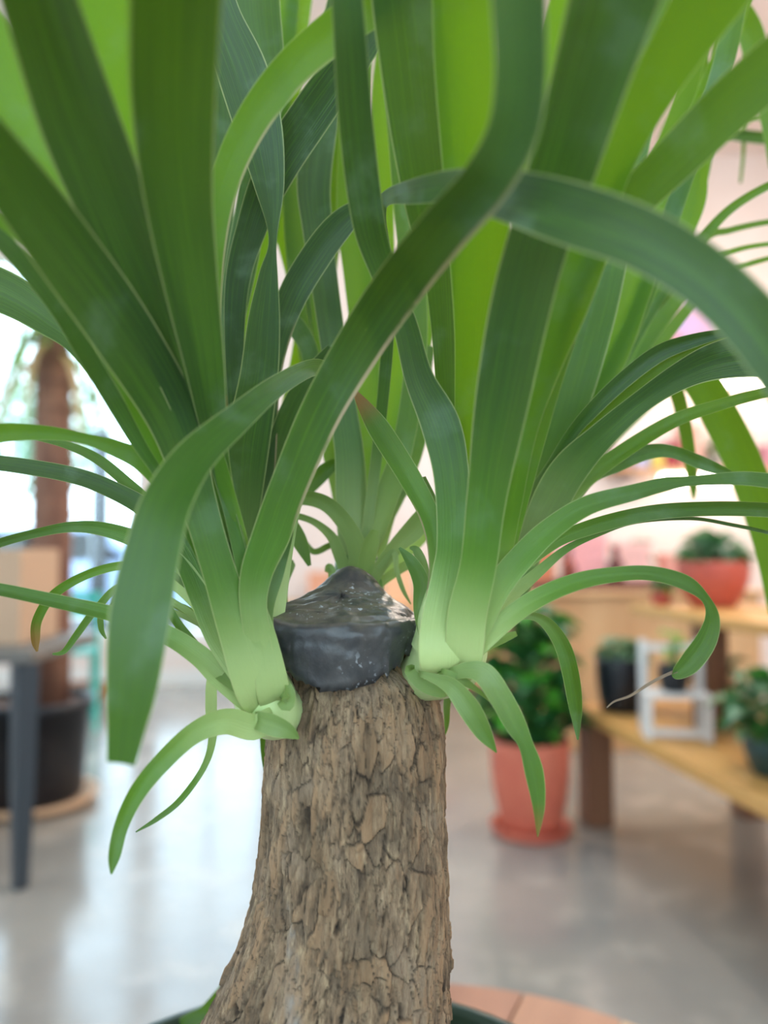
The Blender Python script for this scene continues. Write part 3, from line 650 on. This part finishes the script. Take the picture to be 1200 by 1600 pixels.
trace('R', [(720, 1035, 10), (700, 1090, 12), (698, 1130, 8), (694, 1150, 3)], .31, .335, .3, 0, .2)

# ---- rear right cluster
def RB(pts, d0=.37, d1=.40, tone=.4, roll=8, **k): return trace('RB', pts, d0, d1, tone, roll, **k)
RB([(805, 890, 40), (836, 760, 58), (872, 640, 88), (905, 520, 96), (930, 420, 92), (960, 300, 80), (990, 160, 70)], .366, .345, .42, 6, ext=.12)
RB([(808, 890, 36), (850, 740, 50), (905, 640, 60), (950, 550, 66), (985, 455, 64), (1018, 370, 56), (1052, 300, 46), (1085, 210, 40)], .378, .37, 1.0, -6, ext=.12)
RB([(806, 890, 36), (830, 740, 40), (858, 600, 44), (900, 480, 46), (958, 380, 44), (1020, 280, 40), (1066, 165, 33), (1092, 60, 30)], .386, .40, .8, 6, ext=.12)
RB([(810, 880, 26), (860, 750, 36), (930, 620, 34), (1000, 480, 30), (1062, 300, 28), (1100, 190, 30), (1125, 120, 32), (1142, 50, 32), (1154, -20, 30)], .384, .36, .5, -8, ext=.12)
RB([(812, 880, 22), (880, 740, 26), (960, 590, 28), (1030, 440, 30), (1080, 330, 34), (1090, 280, 30)], .39, .40, .95, 5, ext=.1)
RB([(810, 880, 20), (880, 740, 22), (960, 610, 24), (1010, 530, 26), (1070, 455, 20), (1110, 410, 12), (1160, 388, 8), (1230, 378, 7)], .392, .41, .7, 0)
RB([(810, 880, 18), (880, 740, 20), (950, 600, 24), (1005, 500, 24), (1050, 432, 20), (1092, 378, 18), (1140, 327, 15), (1200, 290, 13), (1260, 268, 10)], .385, .39, .55, 10, fold=.4)
RB([(820, 870, 18), (900, 720, 18), (980, 580, 18), (1040, 470, 15), (1100, 376, 12), (1140, 360, 10), (1200, 347, 9), (1250, 345, 8)], .395, .43, .5, 0)
RB([(815, 870, 18), (900, 730, 20), (980, 610, 20), (1060, 500, 18), (1110, 446, 12), (1155, 418, 9), (1215, 400, 8)], .40, .42, .6, 0)
RB([(805, 880, 30), (808, 790, 34), (822, 690, 32), (838, 590, 34), (860, 480, 36), (890, 380, 34)], .375, .39, .6, 0, ext=.12)
RB([(800, 890, 26), (798, 800, 30), (806, 720, 28), (825, 620, 22), (840, 540, 18)], .372, .38, .1, 0, ext=.1)
# folded leaves sweeping right
RB([(800, 880, 40, .35), (832, 800, 52, .34), (866, 730, 30, .332), (890, 682, 20, .328), (925, 640, 24, .322), (975, 592, 27, .318), (1030, 551, 28, .315), (1085, 531, 22, .312), (1140, 518, 12, .31)], .35, .31, .05, 12, fold=.3)
RB([(815, 870, 30, .352), (862, 770, 30, .342), (905, 694, 26, .335), (950, 642, 34, .328), (1010, 600, 40, .322), (1070, 561, 38, .317), (1130, 535, 32, .313), (1180, 518, 18, .31)], .352, .31, .5, -10, fold=.2)
RB([(818, 880, 34, .345), (852, 800, 56, .334), (888, 735, 58, .327), (940, 680, 44, .321), (1000, 628, 36, .316), (1060, 588, 44, .310), (1120, 562, 60, .304), (1200, 548, 76, .298), (1260, 545, 76, .296)], .345, .296, .08, 14, fold=.2, ext=.1)
RB([(830, 860, 24, .345), (868, 808, 26, .334), (900, 766, 26), (960, 716, 26), (1050, 660, 23), (1125, 633, 19), (1200, 613, 17), (1260, 602, 14)], .345, .31, .6, -12, fold=.35)
RB([(835, 860, 20, .35), (880, 800, 22, .34), (920, 747, 24), (962, 724, 28), (1012, 706, 24), (1052, 706, 20), (1106, 727, 20), (1152, 744, 6)], .35, .33, .25, 10, fold=.15)
RB([(830, 850, 26), (900, 740, 30), (990, 640, 36), (1050, 590, 44), (1090, 592, 50), (1127, 652, 54), (1166, 732, 54), (1190, 805, 48), (1206, 875, 40), (1214, 960, 24)], .39, .45, .5, 10)
RB([(830, 850, 18), (910, 730, 20), (1000, 620, 22), (1040, 590, 22), (1058, 615, 22), (1073, 680, 20), (1082, 745, 16), (1084, 780, 4)], .40, .46, .4, 10)
RB([(825, 860, 20), (900, 700, 24), (1000, 520, 26), (1080, 330, 26), (1120, 120, 30), (1142, 20, 34), (1168, 40, 36), (1186, 100, 36), (1205, 180, 32), (1215, 260, 24)], .40, .45, .55, 6)
RB([(815, 860, 18), (900, 640, 18), (1000, 400, 18), (1060, 230, 16), (1110, 205, 14), (1160, 212, 18), (1220, 218, 18)], .42, .55, .2, 0)
RB([(815, 860, 16), (900, 640, 16), (1000, 380, 16), (1040, 200, 12), (1080, 172, 9), (1140, 180, 8), (1220, 186, 8)], .43, .56, .5, 0)
RB([(815, 860, 14), (900, 640, 14), (1010, 330, 12), (1090, 130, 10), (1150, 150, 8), (1162, 215, 6), (1157, 286, 4)], .44, .56, .5, 0)

trace('LB', [(440, 1060, 14, .335), (440, 1250, 16, .36), (395, 1470, 18, .395), (330, 1572, 20, .412), (288, 1600, 20, .415), (225, 1650, 14, .415)], .335, .415, .35, 10)

# ------------------------------------------------------------------ round plank table under the palm
WOODS = [mat('table_wood_%d' % i, a, .5, b, 18, (1, .12, 1), .001) for i, (a, b) in enumerate((('99694e', 'ab7a5c'), ('b08a64', 'bd9a74'), ('8f6048', 'a06e54')))]
TC = (.03, .45); TR = .30; TZ = .631
tb = thing('round_plank_table', 'round reddish wooden plank table holding the dark green palm pot', 'table', (TC[0], TC[1], 0), R(-25))
pw = .092; k = 0; x = -TR
edges = [-.30, -.212, -.122, -.03, .058, .086, .178, .265, .30]
for k, (a, b) in enumerate(zip(edges, edges[1:])):
    a += .0012; b -= .0012; bm = bmesh.new(); top, bot = [], []
    xs = [a + (b - a) * i / 6 for i in range(7)]
    ring = [(x, math.sqrt(max(TR * TR - x * x, 0))) for x in xs] + [(x, -math.sqrt(max(TR * TR - x * x, 0))) for x in xs[::-1]]
    ring = [p for i, p in enumerate(ring) if i == 0 or (Vector(p) - Vector(ring[i - 1])).length > 1e-5]
    if (Vector(ring[0]) - Vector(ring[-1])).length < 1e-5: ring.pop()
    t = [bm.verts.new((p[0], p[1], TZ)) for p in ring]; u = [bm.verts.new((p[0], p[1], TZ - .024)) for p in ring]
    bm.faces.new(t); bm.faces.new(u[::-1])
    for i in range(len(ring)):
        j = (i + 1) % len(ring); bm.faces.new((t[j], t[i], u[i], u[j]))
    bmesh.ops.recalc_face_normals(bm, faces=bm.faces[:])
    build('plank', bm, WOODS[1] if k == 4 else WOODS[k % 3 if k % 3 != 1 else 0], tb)
for sx in (-1, 1):
    for sy in (-1, 1):
        build('leg', tube([(sx * .15, sy * .15, TZ - .024), (sx * .19, sy * .19, 0)], [.021, .016], 12), WOODS[2], tb, True)
build('apron', box(-.19, .19, -.19, .19, TZ - .075, TZ - .0245), WOODS[0], tb)

# ------------------------------------------------------------------ right side: tiered bench and its plants
PINE = mat('honey_pine', 'c08a48', .5, 'd2a05c', 12, (1, .1, 1), .001)
POST = mat('dark_post_wood', '6b4630', .7, '835a3e', 20, (1, 1, .1), .002)
PLY = mat('plywood', 'c99a6c', .6, 'd8ae80', 6, (1, 1, .2))
BLK = mat('black_plastic', '10141c', .4)
TERRA = mat('terracotta', 'cc6650', .6, 'd6745a', 10)
TERRAD = mat('terracotta_red', 'b04a3a', .55, 'bb5644', 10)
BA = math.atan2(.16, 1.09)                      # bench runs toward the camera and a little to the right
bench = thing('tiered_plant_bench', 'two-tier honey wood plant bench on dark posts along the right', 'bench', (.745, 3.04, 0), BA)
BL = 2.3                                         # length toward the camera (local -y), depth along local +x
for i in range(4):
    build('lower_board', box(i * .19 + .002, (i + 1) * .19 - .002, -BL, 0, .395, .44, None, .004), PINE, bench)
for i in range(3):
    build('upper_board', box(.23 + i * .17 + .002, .23 + (i + 1) * .17 - .002, -BL, 0, .792, .83, None, .004), PINE, bench)
for y in (-.06, -BL + .08):
    for x in (.055, .69): build('post', box(x - .052, x + .052, y - .052, y + .052, 0, .394, None, .006), POST, bench)
for y in (-.45, -1.3, -BL + .1):
    for x in (.30, .68): build('upper_post', box(x - .045, x + .045, y - .045, y + .045, 0.441, .791, None, .006), POST, bench)
def bp(x, y, z):                                 # point in bench coordinates -> world
    c, s_ = math.cos(BA), math.sin(BA); return (.745 + x * c - y * s_, 3.04 + x * s_ + y * c, z)

def blade_mesh(name, L, W, bend, m, nl=7, nu=4, cupv=.25):
    """broad pointed leaf blade growing along +x from its stalk, arching down"""
    verts, faces = [], []; x = z = 0; a = .5
    for i in range(nl + 1):
        t = i / nl; w = W * math.sin(math.pi * min(1, (t * .92 + .05)) ** .8) * (1 - t ** 6) + .001
        for k in range(nu + 1):
            u = -1 + 2 * k / nu; verts.append((x, u * w / 2, z + abs(u) * w * cupv))
        x += L / nl * math.cos(a); z += L / nl * math.sin(a); a -= bend / nl
    for i in range(nl):
        for k in range(nu):
            q = i * (nu + 1) + k; faces.append((q, q + 1, q + nu + 2, q + nu + 1))
    me = bpy.data.meshes.new(name); me.from_pydata(verts, [], faces); me.polygons.foreach_set('use_smooth', [True] * len(faces)); me.materials.append(m)
    return me
def pot_profile(r0, r1, h, t=.008, lip=.0):
    p = [(0, 0), (r0, 0)]
    for i in range(1, 9):
        q = i / 8; p.append((r0 + (r1 - r0) * math.sin(min(1, q * 1.3) * math.pi / 2), h * q))
    p += [(r1 + lip, h), (r1 + lip - t, h), (r1 - t, h - .02), (r1 - t * 1.2, h - .035), (0, h - .035)]
    return p
def leafy(name, label, cat, loc, r0, r1, h, pmat, n, L, W, spread, height, mats, group=None, saucer=None, bend=1.6, stemmat=None, seed=1):
    rnd = random.Random(seed)
    t = thing(name, label, cat, loc, rnd.random() * 6, group); z0 = 0
    if saucer:
        build('saucer', lathe([(0, 0), (saucer * .9, 0), (saucer, .03), (saucer - .012, .03), (saucer * .86, .008), (0, .008)], 32), pmat, t, True); z0 = .0085
    prof = [(r, z + z0) for r, z in pot_profile(r0, r1, h)]
    build('pot', lathe(prof, 36), pmat, t, True)
    build('soil', lathe([(0, z0 + h - .018), (r1 - .012, z0 + h - .022), (r1 - .014, z0 + h - .034), (0, z0 + h - .034)], 24), SOIL, t)
    mes = [blade_mesh('leaf', L * q, W * q, bend * rnd.uniform(.7, 1.2), m) for m in mats for q in (.8, 1.0, 1.15)]
    for i in range(n):
        a = i * 2.4 + rnd.uniform(-.3, .3); q = (i + .5) / n
        hh = z0 + h - .02 + height * (1 - q) * rnd.uniform(.8, 1.05); rr = spread * math.sqrt(q) * rnd.uniform(.6, 1)
        p = Vector((math.cos(a) * rr, math.sin(a) * rr, hh))
        b0 = Vector((math.cos(a) * r1 * .35 * q, math.sin(a) * r1 * .35 * q, z0 + h - .022))
        mid = (b0 + p) / 2 + Vector((0, 0, .12 * (p - b0).length)); mid.x *= .75; mid.y *= .75
        build('stem', tube([b0, mid, p], [.004, .0035, .0025], 5), stemmat or MATS['stem_green'], t, True)
        o = bpy.data.objects.new('leaf', rnd.choice(mes)); link(o, t); o.location = p
        o.rotation_euler = (rnd.uniform(-.3, .3), rnd.uniform(-.5, .25), a + rnd.uniform(-.4, .4))
    return t
mat('stem_green', '4c7a34', .5)
leafy('potted_foliage_plant', 'bushy dark green floor plant in a terracotta pot with saucer beside the bench post', 'plant', (.545, 2.91, 0),
      (.105), .146, .335, TERRA, 95, .14, .11, .135, .50, [BROAD, BROAD, BROAD, BROADB], saucer=.152, seed=3)
leafy('potted_groundcover', 'low pale green creeping plant in a black nursery pot on the bench end', 'plant', bp(.13, -.14, .4405),
      .075, .095, .20, BLK, 46, .06, .045, .085, .07, [BROADG, BROAD], seed=5)
leafy('potted_dark_plant', 'dark green bushy plant in a dark pot at the near part of the lower bench', 'plant', bp(.17, -.98, .4405),
      .06, .085, .11, mat('dark_teal_pot', '1f3a36', .4), 40, .10, .075, .12, .17, [BROAD, BROADG], seed=9)
leafy('potted_bowl_plant', 'rounded dark green plant in a red clay bowl pot on the upper shelf', 'plant', bp(.46, -.22, .8305),
      .075, .128, .17, TERRAD, 40, .09, .075, .09, .11, [BROADG, BROAD], seed=11)
leafy('potted_seedling', 'small bright green plant in a little clay pot left of the red bowl', 'plant', bp(.295, -.14, .8305),
      .028, .04, .06, TERRAD, 16, .05, .035, .03, .06, [BROADB, BROAD], seed=12)
# small white slatted chair-like stand with a pot
WP = mat('white_painted_wood', 'd9d6d2', .5)
st = thing('white_plant_stand', 'small white wooden slatted stand on the lower bench', 'stand', bp(.125, -.53, .4405), R(-12))
for x in (-.09, .09):
    build('back_upright', box(x - .012, x + .012, .06, .08, .012, .30), WP, st)
    build('front_leg', box(x - .012, x + .012, -.08, -.06, .012, .13), WP, st)
    build('side_rail', box(x - .012, x + .012, -.08, .08, 0, .0118), WP, st)
for i in range(4): build('seat_slat', box(-.1, .1, -.082 + i * .036, -.054 + i * .036, .1305, .142), WP, st)
build('lower_rail', box(-.077, .077, -.078, -.064, .012, .034), WP, st)
build('back_slat', box(-.077, .077, .064, .076, .262, .286), WP, st)
sp = bp(.125, -.53, .4405 + .1425)
leafy('potted_sprout', 'tall thin green sprout in a black pot on the white stand', 'plant', (sp[0], sp[1], sp[2]), .038, .05, .085, BLK, 9, .05, .03, .03, .13, [BROADB], seed=14)
leafy('potted_fern', 'light green leafy plant on the lower bench behind the white stand', 'plant', bp(.50, -.62, .4405), .05, .07, .10, TERRA, 26, .10, .04, .10, .14, [BROADB, BROADG], seed=15)
leafy('potted_trailer', 'pale leafed plant in a clay pot on the lower bench beneath the red bowl', 'plant', bp(.50, -.2, .4405), .05, .065, .10, TERRA, 22, .08, .05, .08, .12, [BROADG], seed=16)

# ------------------------------------------------------------------ plywood plinth with a dark tray and small goods
pl = thing('plywood_plinth', 'tan plywood display plinth behind the tiered bench', 'plinth', (1.35, 4.35, 0))
build('body', box(-.62, .62, -.3, .3, 0, .80, None, .004), PLY, pl)
build('top_board', box(-.66, .66, -.34, .34, .8005, .83, None, .004), PLY, pl)
tr_ = thing('brown_display_tray', 'long dark brown tray on the plywood plinth', 'tray', (1.25, 4.2, .8305))
DK = mat('dark_brown_wood', '6a4032', .6)
build('tray_base', box(-.5, .5, -.15, .15, 0, .012), DK, tr_)
for a in (-.15, .138): build('tray_side', box(-.5, .5, a, a + .012, .0122, .05), DK, tr_)
for a in (-.5, .488): build('tray_end', box(a, a + .012, -.1378, .1378, .0122, .05), DK, tr_)
PINKS = ['e8a0a0', 'e89a80', 'd98a5c', 'eab0b8', 'e0785c', 'f0c0b0', 'd88ea0']
def bottle(x, y, z, h, m, label):
    t = thing('bottle', label, 'bottle', (x, y, z)); r = h * .2
    build('bottle_body', lathe([(0, 0), (r, 0), (r, h * .55), (r * .4, h * .75), (r * .38, h * .9), (0, h * .9)], 16), m, t, True)
    build('bottle_cap', lathe([(0, h * .9), (r * .45, h * .9), (r * .45, h), (0, h)], 12), mat('dark_cap', '3a2420', .5), t, True)
def carton(x, y, z, w_, d_, h, hexc, label):
    t = thing('gift_box', label, 'box', (x, y, z), random.uniform(-.03, .03)); m = mat('paper_' + hexc, hexc, .6)
    build('box_body', box(-w_ / 2, w_ / 2, -d_ / 2, d_ / 2, 0, h * .72, None, .002), m, t)
    build('box_lid', box(-w_ / 2 - .004, w_ / 2 + .004, -d_ / 2 - .004, d_ / 2 + .004, h * .7205, h, None, .002), m, t)
tz = .8305 + .0125
carton(.85, 4.262, tz, .16, .13, .22, 'd9805a', 'orange box at the left end of the brown tray')
carton(1.10, 4.262, tz, .22, .13, .30, 'f0a8a8', 'large pink box in the middle of the brown tray')
carton(1.36, 4.262, tz, .18, .13, .24, 'f2bcb4', 'pale pink box right of the large pink box on the tray')
carton(1.60, 4.262, tz, .14, .13, .18, 'e8a090', 'salmon box at the right end of the brown tray')
bottle(.985, 4.116, tz, .2, mat('amber_glass', '7a3420', .2), 'dark amber bottle in front of the large pink box')
bottle(1.235, 4.116, tz, .22, mat('brown_glass', '5a2a26', .2), 'brown bottle between two pink boxes on the tray')
leafy('potted_sprig', 'small dark sprig in a pale pot behind the brown tray', 'plant', (1.5, 4.5, .8305), .04, .05, .08, mat('pale_pink_pot', 'e8c0b4', .5), 12, .09, .05, .05, .2, [BROAD], seed=21)

# ------------------------------------------------------------------ back wall shelves with goods and lamps
BY = RY1
def wall_shelf(z, x0, x1, label, lamp):
    t = thing('wall_shelf', label, 'shelf', ((x0 + x1) / 2, BY - .15, z)); h = (x1 - x0) / 2
    build('shelf_board', box(-h, h, -.15, .149, -.03, 0, None, .003), PLY, t)
    for x in (-h + .15, h - .15): build('bracket', box(x - .015, x + .015, -.13, .149, -.06, -.031), DK, t)
    if lamp:
        l = thing('strip_lamp', lamp, 'lamp', ((x0 + x1) / 2, BY - .2, z - .0305))
        build('housing', box(-.36, .36, -.03, .03, -.02, 0), WP, l)
        build('diffuser', box(-.35, .35, -.05, .05, -.085, -.0205, None, .01), mat('lamp_glow', 'fff2e6', .5, emit=9), l)
wall_shelf(1.66, 1.7, 3.2, 'long plywood wall shelf of coloured goods low on the back wall', 'glowing white strip lamp under the low wall shelf')
wall_shelf(2.42, 2.0, 3.3, 'upper plywood wall shelf on the back wall at right', 'glowing white strip lamp under the upper wall shelf')
for i, (x, w_, h, c, nm) in enumerate(((1.80, .12, .16, 'c9a0a8', 'dusty pink'), (1.95, .1, .12, 'a8b0d8', 'lilac'), (2.075, .08, .1, 'd8c860', 'yellow'), (2.18, .09, .2, '9a3040', 'dark red'),
                                      (2.33, .14, .34, 'e0a898', 'tall salmon'), (2.72, .13, .26, 'd8a090', 'coral'), (2.95, .14, .18, 'c890a0', 'rose'))):
    carton(x, BY - .15, 1.6605, w_, .14, h, c, nm + ' box on the low wall shelf')
leafy('potted_shelf_plant', 'green plant in a grey pot on the low wall shelf among boxes', 'plant', (2.52, BY - .15, 1.6605), .045, .055, .09, mat('grey_pot', '8c8c88', .6), 24, .06, .045, .04, .2, [BROAD, BROADG], seed=23)
for x, c, nm in ((2.15, 'd49aa8', 'rose pink'), (2.36, 'c8a4c0', 'mauve'), (2.6, 'e0b0a4', 'peach'), (2.9, 'd8929a', 'deep pink')):
    carton(x, BY - .15, 2.4405, .17, .14, .26, c, nm + ' box on the upper wall shelf')
# low shelf run behind the middle of the palm: warm goods
sd = thing('low_sideboard', 'low honey plywood sideboard against the back wall behind the palm', 'cabinet', (.2, BY - .27, 0))
build('carcass', box(-.95, .95, -.25, .25, .06, .66, None, .004), PLY, sd)
build('plinth_base', box(-.9, .9, -.22, .22, 0, .0598), DK, sd)
for i in range(3):
    d = build('door', box(-.94 + i * .63, -.32 + i * .63, -.27, -.2505, .08, .64, None, .004), PLY, sd)
    build('knob', lathe([(0, 0), (.012, .0), (.016, .02), (0, .026)], 12), DK, d, True, (-.38 + i * .63, -.2702, .4)).rotation_euler = (R(90), 0, 0)
for x, c, w_, h, nm in ((-.75, 'e0a080', .2, .22, 'salmon'), (-.5, 'd8ecec', .18, .3, 'pale mint'), (-.2, 'e8b890', .22, .34, 'peach'), (.12, 'c86a50', .2, .2, 'brick red'), (.42, 'f0d8c8', .24, .3, 'cream'), (.7, 'd88a60', .16, .24, 'orange')):
    carton(x + .3, BY - .27, .6605, w_, .18, h, c, nm + ' box on the low sideboard')
# pink framed print high on the wall
fr = thing('framed_print', 'pink and lilac framed print high on the back wall', 'picture', (2.42, BY - .012, 2.86))
build('frame', box(-.22, .22, -.012, .011, -.14, .26, None, .003), WP, fr)
build('print', box(-.19, .19, -.0165, -.0125, -.11, .23), mat('print_pink', 'e0a8b4', .7, 'b8a8d8', 5), fr)

# ------------------------------------------------------------------ left side: table, tall palm in black pot
STEEL = mat('dark_grey_metal', '343d45', .45)
t = thing('dark_metal_table', 'dark grey metal table at the left edge', 'table', (-1.62, 2.66, 0))
build('table_top', box(-.6, .535, -.27, .27, .69, .73, None, .004), mat('grey_table_top', '6a6660', .5), t)
for x0_, x1_ in ((-.56, .497),):
    for x, y in ((x0_, -.232), (x1_, -.232), (x0_, .2), (.12, .2)):
        build('leg', tube([(x, y, .6895), (x, y, .30), (x - .0, y, 0)], [.047, .040, .027], 4), STEEL, t)
t = thing('cardboard_box', 'tan cardboard box standing on the dark metal table', 'box', (-1.41, 2.70, .7305))
CB = mat('cardboard', 'bfa084', .8)
build('box_body', box(-.21, .21, -.15, .15, 0, .31, None, .003), CB, t)
for s_ in (-1, 1): build('flap', box(-.208, .208, min(0, s_ * .15) + .001, max(0, s_ * .15) - .001, .3105, .3145), CB, t)
build('tape', box(-.209, .209, -.025, .025, .3148, .3155), mat('packing_tape', 'd8b890', .3), t)
pp = thing('tall_potted_palm', 'tall palm with brown trunk in a black pot near the window', 'plant', (-1.45, 3.22, .032))
build('pot', lathe([(0, 0), (.19, 0), (.2, .02), (.222, .36), (.236, .362), (.236, .40), (.222, .40), (.214, .36), (0, .36)], 40), BLK, pp, True)
build('soil', lathe([(0, .385), (.1, .38), (.21, .366), (.21, .3605), (0, .3605)], 30), mat('bark_mulch', '5a4034', .9, '7a5a48', 30, bump=.01), pp, True)
PT = mat('palm_trunk_brown', '6a4638', .8, '8a6450', 14, (1, 1, .25), .004)
build('trunk', tube([(.06, 0, .37), (.065, 0, .7), (.06, 0, 1.1), (.055, 0, 1.5), (.05, 0, 1.85)], [.085, .08, .078, .076, .07], 20), PT, pp, True)
for i in range(12):                                       # leaf scars round the trunk
    z = .5 + i * .11; build('trunk_ring', lathe([(.079, z - .012), (.0845, z), (.079, z + .012)], 20, c=(.062, 0)), PT, pp, True)
rnd = random.Random(4)
crn = build('crown', tube([(.05, 0, 1.78), (.05, 0, 1.95), (.05, 0, 2.1)], [.07, .06, .03], 12), PT, pp, True)
for i in range(46):
    a = i * 2.4; el = rnd.uniform(.1, 1.3); L = rnd.uniform(.5, .85); dry = i % 6 == 0
    p = Vector((.05, 0, 1.82 + rnd.uniform(0, .2))); T = Vector((math.cos(a) * math.cos(el), math.sin(a) * math.cos(el), math.sin(el) * (.4 if dry else 1)))
    W_, ww, wv, nv = [], [], [], []
    side = Vector((-math.sin(a), math.cos(a), 0))
    for q in range(15):
        W_.append(p.copy()); tt = q / 14; ww.append(.036 * (1 - tt ** 2.2) + .003); wv.append(side); nv.append(side.cross(T).normalized())
        p = p + T * L / 14; T = (T + Vector((0, 0, -.17 if not dry else -.3))).normalized()
    me = ribbon_mesh('leaf', W_, ww, wv, nv, .25, [0] * 15, DRYLEAF if dry else FARLEAF, 4)
    put_leaf(me, crn, rnd.random(), 0, 0, 'dried tan leaf' if dry else None)
sa = build('plant_saucer', lathe([(0, 0), (.225, 0), (.262, .032), (.262, .045), (.25, .045), (.235, .031), (0, .031)], 40), mat('saucer_wood', 'c09a78', .6, 'd0aa88', 8), None, True, (-1.45, 3.22, 0))
tag(sa, 'round tan plant saucer under the black pot by the window', 'saucer')
ts = thing('terracotta_planter', 'low orange terracotta bowl planter on the floor by the window', 'planter', (-2.02, 5.2, 0))
build('bowl', lathe(pot_profile(.12, .2, .14), 28), mat('orange_clay', 'a86a44', .7), ts, True)
build('soil', lathe([(0, .125), (.185, .118), (.184, .107), (0, .106)], 24), SOIL, ts)
# teal folding chair seen as slanted boards
TEAL = mat('teal_paint', '2fb5a6', .4)
tc_ = thing('teal_folding_chair', 'bright teal folding chair leaning toward the window', 'chair', (-1.88, 4.6, 0), R(20))
for s_ in (-.17, .17):
    build('front_leg', tube([(s_, -.22, .002), (s_, .16, .78)], .016, 8), TEAL, tc_)
    build('rear_leg', tube([(s_ * .85, .24, .002), (s_ * .85, -.14, .44)], .014, 8), TEAL, tc_)
for i in range(4): build('seat_slat', box(-.15, .15, -.16 + i * .075, -.10 + i * .075, .44, .455), TEAL, tc_)
for i in range(2): build('back_slat', box(-.155, .155, .10 + i * .06, .115 + i * .06, .64 + i * .08, .70 + i * .08), TEAL, tc_)

# ------------------------------------------------------------------ outside the window
lp = thing('street_post', 'dark grey post standing outside the left window', 'post', (-3.55, 9.6, -.05))
build('shaft', tube([(0, 0, 0), (0, 0, 2.6)], .11, 12), STEEL, lp, True)
build('base', box(-.2, .2, -.2, .2, 0, .2, None, .02), STEEL, lp)
def tree(x, y, h, label, seed):
    rnd = random.Random(seed); t = thing('street_tree', label, 'tree', (x, y, -.05))
    build('trunk', tube([(0, 0, 0), (.05, 0, h * .4), (0, .05, h * .6)], [.12, .1, .07], 10), PT, t, True)
    bm = bmesh.new()
    for i in range(900):
        d = Vector((rnd.gauss(0, 1), rnd.gauss(0, 1), rnd.gauss(0, .8))); d = d.normalized() * rnd.random() ** .4
        c = Vector((d.x * h * .28, d.y * h * .28, h * .72 + d.z * h * .26)); a = Vector((rnd.gauss(0, 1), rnd.gauss(0, 1), rnd.gauss(0, 1))).normalized(); b = a.orthogonal().normalized()
        s_ = .11; bm.faces.new([bm.verts.new(c + v) for v in (a * s_, b * s_ * .5, -a * s_, -b * s_ * .5)])
    o = build('foliage', bm, BROADG, t); o['kind'] = 'stuff'
tree(-5.6, 12.5, 4.2, 'slim grey-green street tree beyond the window', 2)
cr = thing('parked_car', 'pale blue car parked outside the window', 'car', (-4.6, 11.2, -.05))
CARB = mat('pale_blue_car', '9fb8dc', .25)
bm = bmesh.new(); prof = [(-2, .3), (-2, .8), (-1.2, .92), (-.7, 1.4), (.7, 1.42), (1.4, .95), (2, .85), (2.05, .3)]
f0 = [bm.verts.new((x, -.8, z)) for x, z in prof]; f1 = [bm.verts.new((x, .8, z)) for x, z in prof]
bm.faces.new(f0); bm.faces.new(f1[::-1])
for i in range(len(prof)):
    j = (i + 1) % len(prof); bm.faces.new((f0[j], f0[i], f1[i], f1[j]))
bmesh.ops.recalc_face_normals(bm, faces=bm.faces[:])
build('car_body', bm, CARB, cr)
CG = mat('car_glass', '2a3540', .1)
for x0, x1, x2, x3 in ((-1.05, -.62, -.05, -.05), (.05, .05, .62, 1.15)):
    bm = bmesh.new(); vs = [bm.verts.new(p) for p in ((x0, -.803, .95), (x1, -.803, 1.34), (x2, -.803, 1.34), (x3, -.803, .95))]; bm.faces.new(vs[::-1])
    bmesh.ops.solidify(bm, geom=bm.faces[:], thickness=.004); build('side_window', bm, CG, cr)
for x in (-1.3, 1.3):
    for y in (-.8, .8):
        build('wheel', tube([(x, y - .1, .32), (x, y + .1, .32)], .32, 20), BLK, cr)
# ------------------------------------------------------------------ ceiling lamps of the shop
for i, (x, y) in enumerate(((2.4, 4.2), (2.4, 1.8), (.9, 3.6))):
    l = thing('pendant_lamp', ['white dome pendant lamp over the back of the shop', 'white dome pendant lamp over the right aisle', 'white dome pendant lamp over the plywood plinth'][i], 'lamp', (x, y, RZ))
    build('cord', tube([(0, 0, 0), (0, 0, -1.0)], .006, 6), BLK, l)
    build('shade', lathe([(.03, -1.0), (.06, -1.02), (.17, -1.16), (.2, -1.22), (.19, -1.22), (.16, -1.16), (.05, -1.03)], 28), WP, l, True)
    build('bulb', lathe([(0, -1.06), (.04, -1.08), (.06, -1.13), (.045, -1.18), (0, -1.2)], 16), mat('warm_bulb', 'ffd9b0', .5, emit=60), l, True)
    q = bpy.data.lights.new('pendant_light', 'POINT'); q.energy = 70; q.color = (1, .88, .78); q.shadow_soft_size = .06
    qo = bpy.data.objects.new('pendant_light', q); link(qo, l); qo.location = (0, 0, -1.3)
